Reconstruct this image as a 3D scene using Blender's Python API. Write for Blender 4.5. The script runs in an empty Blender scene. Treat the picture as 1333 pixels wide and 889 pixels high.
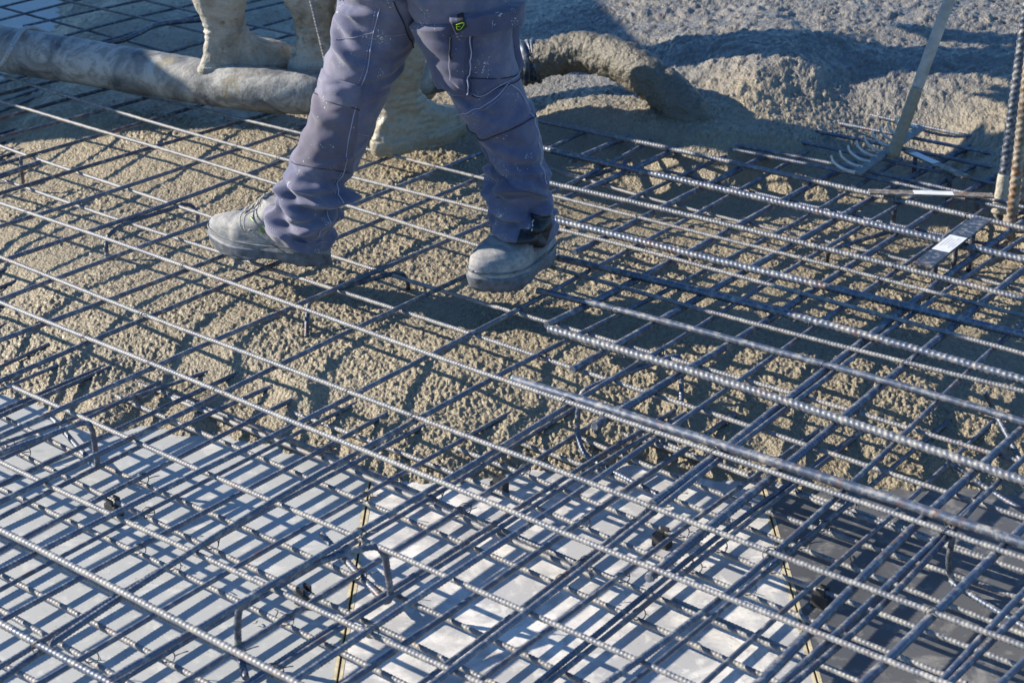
import bpy, bmesh, math, random
import numpy as np
from mathutils import Vector, Matrix, noise as mnoise
random.seed(7); RNG = np.random.default_rng(11)
SC = bpy.context.scene
COL = SC.collection
rad = math.radians
# ------------------------------------------------------------------ camera
F_PX, PITCH, ROLL, HCAM = 2136.08, rad(23.9227), rad(0.177), 1.49
AZ_A, AZ_B = rad(-51.7075), rad(36.7662)
_fw = np.array([0, math.cos(PITCH), -math.sin(PITCH)]); _rt = np.array([1., 0, 0]); _up = np.cross(_rt, _fw)
CR = _rt*math.cos(ROLL)+_up*math.sin(ROLL); CU = -_rt*math.sin(ROLL)+_up*math.cos(ROLL)
CAM = np.array([0, 0, HCAM])
def ray(px, py): return CR*(px-666.5)/F_PX-CU*(py-444.5)/F_PX+_fw
def P(px, py, z=0.0):                       # point of the photo on the level z
    d = ray(px, py); return CAM+d*((z-HCAM)/d[2])
def Q(px, py, Y):                           # point of the photo at the distance Y
    d = ray(px, py); return CAM+d*(Y/d[1])
cam = bpy.data.cameras.new("camera"); camo = bpy.data.objects.new("camera", cam); COL.objects.link(camo)
M = Matrix.Identity(4)
for i in range(3):
    M[i][0] = CR[i]; M[i][1] = CU[i]; M[i][2] = -_fw[i]; M[i][3] = CAM[i]
camo.matrix_world = M
cam.sensor_width = 36; cam.lens = F_PX/1333*36; cam.clip_end = 500; cam.clip_start = .05
cam.dof.use_dof = True; cam.dof.focus_distance = 3.35; cam.dof.aperture_fstop = 9
SC.camera = camo
# ------------------------------------------------------------------ light
SUN_EL, SUN_TRAVEL = rad(26.5), rad(101.5)       # azimuth the shadows travel to, from +y towards +x
w = bpy.data.worlds.new("World"); SC.world = w; w.use_nodes = True
nt = w.node_tree; bg = nt.nodes["Background"]
sky = nt.nodes.new("ShaderNodeTexSky"); sky.sky_type = 'NISHITA'; sky.sun_disc = False
sky.sun_elevation = SUN_EL; sky.sun_rotation = SUN_TRAVEL+math.pi; sky.air_density = 1.2; sky.dust_density = 0.0; sky.ozone_density = 5.0
tint = nt.nodes.new("ShaderNodeMix"); tint.data_type = 'RGBA'; tint.blend_type = 'MULTIPLY'; tint.inputs[0].default_value = 1
tint.inputs[7].default_value = (.78, 1.02, 1.22, 1)
nt.links.new(sky.outputs[0], tint.inputs[6]); nt.links.new(tint.outputs[2], bg.inputs[0]); bg.inputs[1].default_value = .088
sl = bpy.data.lights.new("sun", 'SUN'); sl.energy = 5.0; sl.angle = rad(.5); sl.color = (1, .91, .77)
so = bpy.data.objects.new("sun", sl); COL.objects.link(so)
dsun = Vector((math.sin(SUN_TRAVEL)*math.cos(SUN_EL), math.cos(SUN_TRAVEL)*math.cos(SUN_EL), -math.sin(SUN_EL)))
so.rotation_euler = dsun.to_track_quat('-Z', 'Y').to_euler(); so.location = (-4, 3, 4)
vs = SC.view_settings; vs.view_transform = 'Standard'; vs.look = 'None'; vs.exposure = 1.1; vs.gamma = 1
SC.cycles.use_denoising = True
SC.cycles.max_bounces = 6
# ------------------------------------------------------------------ mesh helpers
def link(name, me, mat=None, parent=None, smooth=True):
    o = bpy.data.objects.new(name, me); COL.objects.link(o)
    if mat and not me.materials: me.materials.append(mat)
    if parent: o.parent = parent
    return o
def tag(o, label=None, cat=None, group=None, kind=None):
    if label: o['label'] = label
    if cat: o['category'] = cat
    if group: o['group'] = group
    if kind: o['kind'] = kind
    return o
def empty(name, loc=(0, 0, 0)):
    o = bpy.data.objects.new(name, None); o.empty_display_size = .05; COL.objects.link(o); o.location = loc
    return o
def raw_mesh(name, V, quads, ngons=(), smooth=True):
    me = bpy.data.meshes.new(name)
    V = np.asarray(V, dtype=np.float32); quads = np.asarray(quads, dtype=np.int32).reshape(-1, 4)
    nq = len(quads); ng = [list(g) for g in ngons]
    loops = np.concatenate([quads.ravel()]+[np.array(g, dtype=np.int32) for g in ng]) if ng else quads.ravel()
    tot = np.concatenate([np.full(nq, 4, np.int32), np.array([len(g) for g in ng], np.int32)]) if ng else np.full(nq, 4, np.int32)
    start = np.concatenate([[0], np.cumsum(tot)[:-1]]).astype(np.int32)
    me.vertices.add(len(V)); me.vertices.foreach_set("co", V.ravel())
    me.loops.add(len(loops)); me.loops.foreach_set("vertex_index", loops.astype(np.int32))
    me.polygons.add(len(tot)); me.polygons.foreach_set("loop_start", start)
    sm = np.ones(len(tot), dtype=bool) if smooth else np.zeros(len(tot), dtype=bool)
    if smooth and ng: sm[nq:] = False
    me.polygons.foreach_set("use_smooth", sm)
    me.update(calc_edges=True); me.validate()
    return me
def grid(name, V, wrap=True, caps=True, smooth=True, thick=None):
    """V: n rings x m points x 3."""
    n, m = V.shape[:2]
    i = np.arange(n-1)[:, None]; j = np.arange(m if wrap else m-1)[None, :]; jn = (j+1) % m
    q = np.stack([i*m+j, i*m+jn, (i+1)*m+jn, (i+1)*m+j], -1).reshape(-1, 4)
    ng = [list(range(m))[::-1], list(range((n-1)*m, n*m))] if (wrap and caps) else []
    return raw_mesh(name, V.reshape(-1, 3), q, ng, smooth)
def merge(parts):
    """join (V, quads, ngons) triples"""
    Vs, Qs, Ns, k = [], [], [], 0
    for V, q, ng in parts:
        Vs.append(V); Qs.append(np.asarray(q, dtype=np.int32).reshape(-1, 4)+k); Ns += [[a+k for a in g] for g in ng]; k += len(V)
    return np.concatenate(Vs), np.concatenate(Qs), Ns
def tube_arrays(path, r, sides=10, caps=True):
    path = np.asarray(path, float); n = len(path)
    r = np.broadcast_to(np.asarray(r, float), (n,))
    T = np.gradient(path, axis=0); T /= np.linalg.norm(T, axis=1)[:, None]+1e-12
    ref = np.array([0, 0, 1.]) if abs(T[:, 2]).mean() < .75 else np.array([0, 1., 0])
    N = np.cross(T, ref); N /= np.linalg.norm(N, axis=1)[:, None]+1e-12
    B = np.cross(N, T)
    th = np.linspace(0, 2*np.pi, sides, endpoint=False)
    V = path[:, None]+r[:, None, None]*(np.cos(th)[None, :, None]*N[:, None]+np.sin(th)[None, :, None]*B[:, None])
    m = sides
    i = np.arange(n-1)[:, None]; j = np.arange(m)[None, :]; jn = (j+1) % m
    q = np.stack([i*m+j, i*m+jn, (i+1)*m+jn, (i+1)*m+j], -1).reshape(-1, 4)
    ng = [list(range(m))[::-1], list(range((n-1)*m, n*m))] if caps else []
    return V.reshape(-1, 3), q, ng
def tube(name, path, r, mat, parent=None, sides=10):
    return link(name, raw_mesh(name, *tube_arrays(path, r, sides)), mat, parent)
def spline(pts, n=60):
    """Catmull-Rom through pts (chord spaced)"""
    p = np.asarray(pts, float)
    if len(p) == 2: return p[0]+(p[1]-p[0])*np.linspace(0, 1, n)[:, None]
    p = np.vstack([2*p[0]-p[1], p, 2*p[-1]-p[-2]])
    out = []; k = len(p)-3; per = max(2, n//k)
    for i in range(k):
        t = np.linspace(0, 1, per, endpoint=(i == k-1))[:, None]
        a, b, c, d = p[i:i+4]
        out.append(.5*((2*b)+(-a+c)*t+(2*a-5*b+4*c-d)*t**2+(-a+3*b-3*c+d)*t**3))
    return np.vstack(out)
def fbm(P3, scale, octv=3, seed=0.0):
    """numpy value noise in 3-D (trilinear, smooth), returns about -1..1"""
    P3 = np.asarray(P3, float)*scale+seed; out = np.zeros(len(P3)); amp = 1; tot = 0
    for o in range(octv):
        f = np.floor(P3).astype(np.int64); t = P3-f; t = t*t*(3-2*t); acc = 0
        for dx in (0, 1):
            for dy in (0, 1):
                for dz in (0, 1):
                    h = ((f[:, 0]+dx)*73856093) ^ ((f[:, 1]+dy)*19349663) ^ ((f[:, 2]+dz)*83492791)
                    h = (h*2654435761) & 0xffffffff; h ^= h >> 15; h = (h*2246822519) & 0xffffffff; h ^= h >> 13
                    v = (h & 0xffff)/32767.5-1
                    acc = acc+v*(t[:, 0] if dx else 1-t[:, 0])*(t[:, 1] if dy else 1-t[:, 1])*(t[:, 2] if dz else 1-t[:, 2])
        out += acc*amp; tot += amp; amp *= .5; P3 = P3*2.03+17.1
    return out/tot
def box_arrays(c, ex, ey, ez):
    c, ex, ey, ez = (np.asarray(a, float) for a in (c, ex, ey, ez))
    V = np.array([c+sx*ex+sy*ey+sz*ez for sz in (-1, 1) for sy in (-1, 1) for sx in (-1, 1)])
    q = [(0, 2, 3, 1), (4, 5, 7, 6), (0, 1, 5, 4), (2, 6, 7, 3), (0, 4, 6, 2), (1, 3, 7, 5)]
    return V, q, []
def bevel(o, wd=.002, seg=2):
    m = o.modifiers.new("bevel", 'BEVEL'); m.width = wd; m.segments = seg; m.limit_method = 'ANGLE'
    return o
# ------------------------------------------------------------------ materials
class N:
    """tiny node builder"""
    def __init__(s, name):
        s.m = bpy.data.materials.new(name); s.m.use_nodes = True; s.t = s.m.node_tree
        s.b = s.t.nodes["Principled BSDF"]; s.co = s.t.nodes.new("ShaderNodeTexCoord")
    def n(s, typ, **kw):
        x = s.t.nodes.new(typ)
        for k, v in kw.items(): setattr(x, k, v)
        return x
    def l(s, a, b): s.t.links.new(a, b)
    def noise(s, scale, detail=4, rough=.55, coord='Object', dist=0.0, vec=None):
        x = s.n("ShaderNodeTexNoise"); x.inputs['Scale'].default_value = scale; x.inputs['Detail'].default_value = detail
        x.inputs['Roughness'].default_value = rough; x.inputs['Distortion'].default_value = dist
        s.l(vec if vec else s.co.outputs[coord], x.inputs['Vector']); return x.outputs['Fac']
    def ramp(s, fac, stops):
        x = s.n("ShaderNodeValToRGB"); e = x.color_ramp.elements
        while len(e) < len(stops): e.new(.5)
        for el, (p, c) in zip(e, stops):
            el.position = p; el.color = (*c, 1) if hasattr(c, '__len__') else (c, c, c, 1)
        s.l(fac, x.inputs[0]); return x.outputs[0]
    def mix(s, fac, a, b, mode='MIX'):
        x = s.n("ShaderNodeMix"); x.data_type = 'RGBA'; x.blend_type = mode
        for v, i in ((fac, 0), (a, 6), (b, 7)):
            if hasattr(v, 'is_output'): s.l(v, x.inputs[i])
            else: x.inputs[i].default_value = v if i == 0 else ((*v, 1) if len(v) == 3 else v)
        return x.outputs[2]
    def math(s, op, a, b=None):
        x = s.n("ShaderNodeMath"); x.operation = op
        for v, i in ((a, 0), (b, 1)):
            if v is None: continue
            if hasattr(v, 'is_output'): s.l(v, x.inputs[i])
            else: x.inputs[i].default_value = v
        return x.outputs[0]
    def bump(s, h, strength=.3, dist=.002):
        x = s.n("ShaderNodeBump"); x.inputs['Strength'].default_value = strength; x.inputs['Distance'].default_value = dist
        s.l(h, x.inputs['Height']); s.l(x.outputs[0], s.b.inputs['Normal']); return x
    def set(s, **kw):
        for k, v in kw.items():
            k = {'base': 'Base Color', 'rough': 'Roughness', 'metal': 'Metallic', 'spec': 'Specular IOR Level', 'sheen': 'Sheen Weight', 'coat': 'Coat Weight'}[k]
            if hasattr(v, 'is_output'): s.l(v, s.b.inputs[k])
            elif hasattr(v, '__len__'): s.b.inputs[k].default_value = (*v, 1)
            else: s.b.inputs[k].default_value = v
        return s
def mat_steel(name, c0, c1, metal, rough, dust, rust=.0):
    k = N(name)
    oi = k.n("ShaderNodeObjectInfo")
    vec = k.n("ShaderNodeVectorMath"); vec.operation = 'ADD'
    k.l(k.co.outputs['Object'], vec.inputs[0])
    cx = k.n("ShaderNodeCombineXYZ"); k.l(k.math('MULTIPLY', oi.outputs['Random'], 37.0), cx.inputs[0]); k.l(cx.outputs[0], vec.inputs[1])
    n1 = k.noise(9, 5, .6, vec=vec.outputs[0]); n2 = k.noise(60, 4, .65, vec=vec.outputs[0])
    base = k.mix(k.ramp(n1, [(.3, 0.), (.7, 1.)]), c0, c1)
    base = k.mix(k.ramp(oi.outputs['Random'], [(0, .0), (1, .45)]), base, tuple(a*.6 for a in c0))
    rn = k.ramp(k.math('MULTIPLY', k.noise(5, 4, .6, vec=vec.outputs[0]), k.noise(45, 3, .6, vec=vec.outputs[0])), [(.30-.06*rust, 0.), (.42-.06*rust, min(1, .35+rust))])
    base = k.mix(rn, base, (.20, .085, .03))
    dn = k.ramp(n2, [(.52-dust*.25, 0.), (.75-dust*.2, .85)])
    base = k.mix(dn, base, (.34, .32, .28))
    k.set(base=base, metal=k.math('MULTIPLY', k.math('SUBTRACT', 1.0, k.math('MULTIPLY', dn, .9)), metal))
    k.set(rough=k.ramp(n2, [(.3, rough-.08), (.7, rough+.16)]), spec=.5)
    k.bump(n2, .25, .0008)
    return k.m
STEEL = mat_steel("blue grey steel", (.085, .108, .155), (.135, .158, .205), .55, .47, .12, .12)
STEEL_PALE = mat_steel("cement dusted steel", (.125, .133, .155), (.20, .203, .215), .28, .55, .38, .0)
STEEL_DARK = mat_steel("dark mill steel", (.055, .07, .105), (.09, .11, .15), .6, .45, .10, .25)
STEEL_RUST = mat_steel("rusty steel", (.11, .09, .075), (.2, .15, .10), .4, .55, .3, .6)
STEEL_MID = mat_steel("grey rolled steel", (.10, .115, .145), (.155, .168, .195), .42, .5, .22, .05)
WIRE = mat_steel("tie wire", (.10, .10, .11), (.2, .18, .16), .8, .4, .1, .2)
def mat_concrete(name, c0, c1, rough=.5, bump=.6, fine=160):
    k = N(name)
    a = k.noise(2.2, 5, .6); b = k.noise(28, 5, .65); c = k.noise(fine, 4, .7)
    base = k.mix(k.ramp(a, [(.3, 0.), (.7, 1.)]), c0, c1)
    base = k.mix(k.ramp(b, [(.35, 0.), (.75, .45)]), base, tuple(v*1.35 for v in c1))
    base = k.mix(k.ramp(c, [(.35, .30), (.55, 0.)]), base, tuple(v*.6 for v in c0))
    k.set(base=base, rough=k.ramp(b, [(.3, rough-.14), (.7, rough+.12)]), spec=.5)
    vo = k.n('ShaderNodeTexVoronoi'); vo.inputs['Scale'].default_value = fine*.75; k.l(k.co.outputs['Object'], vo.inputs['Vector'])
    k.bump(k.math('ADD', k.math('MULTIPLY', c, 1.0), k.math('MULTIPLY', k.math('SUBTRACT', 1.0, vo.outputs['Distance']), .8)), bump, .005)
    return k.m
CONCRETE = mat_concrete("wet concrete", (.205, .168, .106), (.275, .230, .152), .42, .8, 200)
def wet_mix(m):
    t = m.node_tree; b = t.nodes["Principled BSDF"]; a = t.nodes.new("ShaderNodeAttribute"); a.attribute_name = "wet"
    src = b.inputs['Base Color'].links[0].from_socket; mx = t.nodes.new("ShaderNodeMix"); mx.data_type = 'RGBA'; mx.blend_type = 'MIX'
    hs = t.nodes.new("ShaderNodeHueSaturation"); hs.inputs['Saturation'].default_value = .36; hs.inputs['Value'].default_value = .62; t.links.new(src, hs.inputs['Color'])
    t.links.new(a.outputs['Fac'], mx.inputs[0]); t.links.new(src, mx.inputs[6]); t.links.new(hs.outputs[0], mx.inputs[7]); t.links.new(mx.outputs[2], b.inputs['Base Color'])
wet_mix(CONCRETE)
CRUST = mat_concrete("concrete crust", (.25, .225, .18), (.34, .315, .26), .6, .5, 120)
MUD = mat_concrete("wet cement slurry", (.19, .165, .12), (.25, .22, .165), .42, .5, 90)
def mat_panel(name, base0, base1, splash, amount, rough):
    k = N(name)
    a = k.noise(1.6, 5, .6); b = k.noise(7, 6, .68, dist=.8); c = k.noise(140, 3, .6); d = k.noise(33, 4, .6); e = k.noise(11, 6, .7, dist=1.5)
    base = k.mix(k.ramp(a, [(.3, 0.), (.7, 1.)]), base0, base1)
    base = k.mix(k.ramp(b, [(.62-amount, 0.), (.70-amount*.6, .8)]), base, splash)
    base = k.mix(k.ramp(d, [(.55, 0.), (.66, .55)]), base, splash)
    base = k.mix(k.ramp(c, [(.28, .6), (.37, 0.)]), base, tuple(v*.35 for v in base0))
    base = k.mix(k.ramp(e, [(.60, 0.), (.68, .5)]), base, tuple(v*.62 for v in base0))
    k.set(base=base, rough=k.ramp(b, [(.3, rough), (.7, rough+.2)]), spec=.45); k.bump(d, .2, .001)
    return k.m
def mat_flat(name, c, rough=.6, metal=0.0, var=.25, scale=40, spec=.5, bump=0.):
    k = N(name); n = k.noise(scale, 4, .6)
    k.set(base=k.mix(k.ramp(n, [(.3, 0.), (.7, 1.)]), tuple(v*(1-var) for v in c), tuple(min(1, v*(1+var)) for v in c)), rough=rough, metal=metal, spec=spec)
    if bump: k.bump(n, bump, .002)
    return k.m
def mat_cloth(name, c, dusty, amount, weave=1500.):
    k = N(name)
    a = k.noise(9, 5, .65); b = k.noise(70, 4, .7); s = k.noise(26, 2, .5)
    base = k.mix(k.ramp(a, [(.36, 0.), (.74, amount)]), c, dusty)
    base = k.mix(k.ramp(b, [(.4, .22), (.7, 0.)]), base, tuple(v*.62 for v in c))
    base = k.mix(k.ramp(k.math('MULTIPLY', k.noise(240, 2, .5), s), [(.40, 0.), (.44, .8)]), base, (.5, .48, .46))
    wv = k.n("ShaderNodeTexWave"); wv.wave_type = 'BANDS'; wv.bands_direction = 'DIAGONAL'; wv.inputs['Scale'].default_value = 420; wv.inputs['Distortion'].default_value = 1.0
    k.l(k.co.outputs['Object'], wv.inputs['Vector'])
    k.set(base=base, rough=.85, spec=.25, sheen=.25)
    h = k.math('ADD', k.math('MULTIPLY', wv.outputs['Fac'], .25), k.math('MULTIPLY', b, 1.0))
    k.bump(h, .22, .0016)
    return k.m
PANTS = mat_cloth("worn grey blue workwear", (.064, .072, .138), (.245, .225, .265), .78)
PANTS_DK = mat_cloth("grey violet knee panel", (.085, .078, .115), (.17, .15, .18), .55)
PANTS_B = mat_cloth("muddy blue workwear", (.07, .075, .20), (.22, .21, .24), .5)
JACKET = mat_cloth("blue work jacket", (.04, .07, .20), (.10, .12, .22), .4)
POCKET = mat_cloth("dark blue violet pocket cloth", (.050, .055, .108), (.15, .145, .19), .6)
PANTS_NV_SHADE = mat_cloth("navy knee panel with leg shade", (.046, .050, .105), (.13, .125, .17), .5)  # dark panel cloth, with the other leg's shadow put into its colour
THREAD = mat_flat("pale stitching", (.30, .30, .40), .8)
BLACK = mat_flat("black fabric", (.012, .012, .016), .55, var=.5, scale=200, bump=.5)
GREEN = mat_flat("lime green print", (.30, .52, .03), .5)
SKIN = mat_flat("skin", (.50, .30, .21), .55, var=.1)
HAT = mat_flat("white helmet shell", (.75, .74, .70), .35, var=.05)
RUBBER = mat_flat("dusty boot rubber", (.10, .11, .13), .6, var=.5, scale=60, bump=.3)
LACE = mat_flat("grey boot lace", (.38, .36, .31), .8)
PLASTIC = mat_flat("dark grey plastic", (.03, .032, .036), .5)
WHITE = mat_flat("white paper label", (.58, .58, .57), .6, var=.06)
INK = mat_flat("grey label ink", (.5, .5, .5), .7)
PLYEDGE = mat_flat("yellow plywood edge", (.46, .40, .27), .75, var=.35, scale=60)
ROPE = mat_flat("grey blue rope", (.25, .28, .30), .85, var=.3, scale=120, bump=.5)
def mat_shoe():
    k = N("dusty leather"); a = k.noise(14, 5, .65); b = k.noise(90, 4, .7)
    base = k.mix(k.ramp(a, [(.34, 0.), (.62, .95)]), (.12, .13, .15), (.335, .32, .295))
    base = k.mix(k.ramp(b, [(.35, .5), (.55, 0.)]), base, (.09, .10, .115))
    k.set(base=base, rough=.75, spec=.3); k.bump(b, .35, .003); return k.m
SHOE = mat_shoe()
def mat_hose():
    k = N("cement smeared hose"); mp = k.n("ShaderNodeMapping"); k.l(k.co.outputs['Object'], mp.inputs['Vector'])
    a = k.noise(6, 6, .68, dist=1.2); b = k.noise(24, 5, .7, dist=.6); c = k.noise(120, 3, .6)
    base = k.mix(k.ramp(a, [(.38, 0.), (.58, 1.)]), (.062, .068, .077), (.32, .31, .285))
    base = k.mix(k.ramp(b, [(.42, .7), (.52, 0.)]), base, (.12, .118, .11))
    base = k.mix(k.ramp(k.noise(9, 4, .6), [(.63, 0.), (.68, .8)]), base, (.19, .165, .11))
    k.set(base=base, rough=k.ramp(b, [(.3, .45), (.7, .75)]), spec=.4); k.bump(k.math('ADD', b, c), .35, .004); return k.m
HOSE = mat_hose()
# ------------------------------------------------------------------ setting
gm = grid("ground", np.array([[[x, y, -.022] for x in (-60, 60)] for y in (-20, 160)], float), wrap=False)
tag(link("ground", gm, mat_concrete("site ground", (.20, .19, .17), (.27, .25, .22), .8)), "bare grey ground beyond the slab", "ground", kind='structure')
PN_L = mat_panel("pale grey formwork film", (.34, .35, .345), (.41, .415, .405), (.54, .53, .50), .06, .42)
PN_M = mat_panel("splashed grey formwork film", (.33, .33, .335), (.41, .405, .395), (.70, .67, .62), .17, .45)
PN_D = mat_panel("dark formwork film", (.060, .063, .068), (.11, .11, .112), (.24, .23, .215), .05, .26)
xs_l = (P(482, 620)[0]+P(440, 889)[0])/2; xs_r = (P(1003, 667)[0]+P(1063, 889)[0])/2
def panel(x0, x1, y0, y1, m, label, sides):
    t = link("formwork_panel", raw_mesh("formwork_panel", *box_arrays(((x0+x1)/2, (y0+y1)/2, -.010), ((x1-x0)/2, 0, 0), (0, (y1-y0)/2, 0), (0, 0, .010)), smooth=False), m)
    tag(t, label, "formwork panel")
    for s in sides:
        x = x1+.0029 if s > 0 else x0-.0029
        link("edge_strip", raw_mesh("edge_strip", *box_arrays((x, (y0+y1)/2, -.009), (.0026, 0, 0), (0, (y1-y0)/2-.01, 0), (0, 0, .0095)), smooth=False), PLYEDGE, t)
G = .0075
panel(xs_l-1.9, xs_l-G, .4, 5.2, PN_L, "pale grey formwork panel to the left of the yellow-edged seam", (1,))
panel(xs_l+G, xs_r-G, .4, 5.2, PN_M, "splashed pale formwork panel between the two yellow-edged seams", (-1, 1))
panel(xs_r+G, xs_r+1.9, .4, 5.2, PN_D, "dark brown formwork panel under the bars beside the pale one", (-1,))
panel(-4.6, 0.4, 5.215, 8.0, PN_L, "grey formwork panel showing behind the hose beyond the concrete edge", ())
# ------------------------------------------------------------------ fresh concrete
CP = []
def cp(px, py, z): CP.append((*P(px, py, max(z, 0))[:2], z))
for x, y in [(10, 508), (60, 526), (130, 556), (190, 550), (245, 558), (300, 561), (345, 568), (440, 590), (490, 612), (540, 620), (633, 617), (690, 606), (741, 612), (790, 600), (836, 596), (891, 614), (936, 614), (986, 616), (1045, 634), (1120, 630), (1187, 630), (1250, 630), (1307, 632), (1360, 628)]:
    cp(x, y, .006); cp(x+8, y+55, -.06); cp(x-6, y-32, .024); cp(x-14, y-75, .048)
for x, y, z in [(-60, 500, -.02), (-60, 420, .0), (-80, 300, .03), (-120, 200, .0), (0, 420, .06), (8, 370, .045), (15, 300, .10), (5, 235, .07), (20, 165, .022), (10, 120, .018), (-20, 140, .015), (45, 150, .06), (45, 450, .08),
    (100, 430, .09), (60, 350, .105), (100, 260, .115), (90, 190, .10), (130, 130, .09), (200, 160, .115), (300, 170, .13), (250, 240, .125), (200, 330, .12), (160, 430, .095), (330, 330, .128), (300, 440, .108),
    (420, 250, .135), (520, 240, .140), (600, 215, .140), (600, 290, .135), (500, 330, .128), (440, 400, .124), (580, 380, .125), (660, 330, .13), (400, 480, .098), (520, 480, .105), (620, 470, .112), (580, 545, .068), (680, 535, .08),
    (720, 390, .12), (760, 460, .118), (800, 530, .078), (860, 420, .118), (900, 500, .098), (960, 555, .068), (960, 460, .115), (1060, 470, .115), (1100, 530, .085), (1130, 570, .055), (1200, 560, .062), (1200, 480, .11), (1300, 540, .08), (1333, 440, .11), (1280, 380, .115), (1180, 400, .118),
    (720, 300, .124), (800, 270, .12), (760, 210, .135), (860, 330, .12), (960, 350, .118), (940, 270, .12), (1040, 300, .118), (1000, 230, .12), (1100, 230, .125), (1160, 200, .13), (1150, 290, .115), (1240, 260, .118), (1240, 330, .11), (1333, 330, .11), (1320, 270, .12), (1220, 190, .135),
    (720, 170, .148), (800, 212, .122), (860, 216, .122), (920, 222, .122), (980, 216, .125), (740, 196, .13), (780, 178, .155), (850, 185, .158), (900, 192, .168), (950, 196, .168), (1000, 188, .172), (1040, 172, .175), (1085, 150, .176), (1120, 135, .182), (1200, 148, .18), (1270, 170, .182), (1310, 215, .18), (1345, 235, .19),
    (700, 140, .155), (740, 150, .175), (720, 115, .155), (790, 140, .19), (850, 150, .20), (900, 150, .215), (960, 160, .195), (1020, 145, .195), (1070, 130, .205), (900, 110, .24), (1000, 115, .25), (1080, 112, .235), (1140, 112, .235), (1200, 110, .25), (1300, 130, .25), (1333, 100, .29), (1200, 70, .31),
    (760, 50, .20), (700, 50, .17), (860, 60, .26), (1000, 60, .34), (1060, 40, .38), (1120, 60, .31), (1250, 40, .34), (760, 0, .22), (900, 0, .32), (1050, 0, .40), (1200, 0, .37), (1333, 20, .36), (1400, 60, .36), (1420, 180, .24), (1420, 300, .14), (1420, 420, .11), (1420, 550, .10),
    (620, 80, .15), (560, 40, .14), (600, 0, .15), (500, 100, .135), (420, 60, .125), (350, 60, .12), (300, 20, .115), (220, 30, .11), (150, 15, .10), (180, 60, .10), (110, 30, .085), (98, 8, .03), (85, 38, .03), (40, 30, -.05), (20, 10, -.06), (60, -5, -.05), (30, 70, -.02), (120, -10, .06), (400, -20, .13), (250, -20, .11)]:
    cp(x, y, z)
for x, y, z in [(-4.5, 7.5, .0), (-2.2, 8.5, .12), (0, 8.5, .3), (2, 8.5, .4), (4, 8.5, .38), (4, 6, .36), (3.4, 4.5, .2), (-4, 5, .05), (0, 11, .3), (-3, 11, .15), (3, 11, .38)]:
    CP.append((x, y, z))
CP = np.array(CP)
CP[:, 2] = np.where(CP[:, 2] > .17, .17+(CP[:, 2]-.17)*.44, CP[:, 2])
_near = CP[:, 1] < 4.55
CP[:, 2] = np.where(_near & (CP[:, 2] > 0), np.interp(CP[:, 2], [0, .03, .07, .105, .125, .14, .155, .172, .6], [0, .026, .044, .062, .080, .100, .128, .172, .6]), CP[:, 2])
def tps(c):
    X = c[:, :2]; n = len(X); d = np.linalg.norm(X[:, None]-X[None], axis=2)
    K = np.where(d > 0, d*d*np.log(d+1e-12), 0)+np.eye(n)*2e-3
    Pm = np.hstack([np.ones((n, 1)), X]); A = np.block([[K, Pm], [Pm.T, np.zeros((3, 3))]])
    return np.linalg.solve(A, np.concatenate([c[:, 2], np.zeros(3)]))
TW = tps(CP)
def base_h(X):
    out = np.empty(len(X))
    for s in range(0, len(X), 20000):
        x = X[s:s+20000]; d = np.linalg.norm(x[:, None]-CP[None, :, :2], axis=2)
        out[s:s+20000] = (d*d*np.log(d+1e-12))@TW[:-3]+TW[-3]+x@TW[-2:]
    return out
def pebbles(X, cell, seed, hmin, hmax, fill=.8):
    g = X/cell; f = np.floor(g).astype(np.int64); best = np.zeros(len(X))
    for dx in (-1, 0, 1):
        for dy in (-1, 0, 1):
            cx, cy = f[:, 0]+dx, f[:, 1]+dy
            h = (cx*374761393+cy*668265263+seed*974711) & 0xffffffff
            h = ((h ^ (h >> 13))*1274126177) & 0xffffffff; h ^= h >> 16
            r1 = (h & 1023)/1023.; r2 = ((h >> 10) & 1023)/1023.; r3 = ((h >> 20) & 1023)/1023.
            h2 = (h*2654435761) & 0xffffffff; r4 = ((h2 >> 9) & 1023)/1023.; r5 = ((h2 >> 19) & 1023)/1023.
            px, py = cx+.15+.7*r1, cy+.15+.7*r2
            an = r5*np.pi; ca, sa = np.cos(an), np.sin(an); ux, uy = g[:, 0]-px, g[:, 1]-py
            el = 1+.7*r1
            d2 = ((ux*ca+uy*sa)*el)**2+((-ux*sa+uy*ca)/el**.3)**2
            R = .32+.42*r3
            t = np.clip(1-d2/(R*R), 0, 1)
            best = np.maximum(best, np.where(r4 < fill, t**.55*(hmin+(hmax-hmin)*r3), 0))
    return best
ys = [1.55]
while ys[-1] < 9.6: ys.append(ys[-1]+.0028*(max(ys[-1], 1.6)/2.9)**1.75)
ys = np.array(ys); ncol = 1300
ss = np.linspace(-1, 1, ncol)
XX = (ss[None, :]*(.22+.40*ys[:, None])); YY = np.repeat(ys[:, None], ncol, 1)
X2 = np.stack([XX.ravel(), YY.ravel()], 1)
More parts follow.
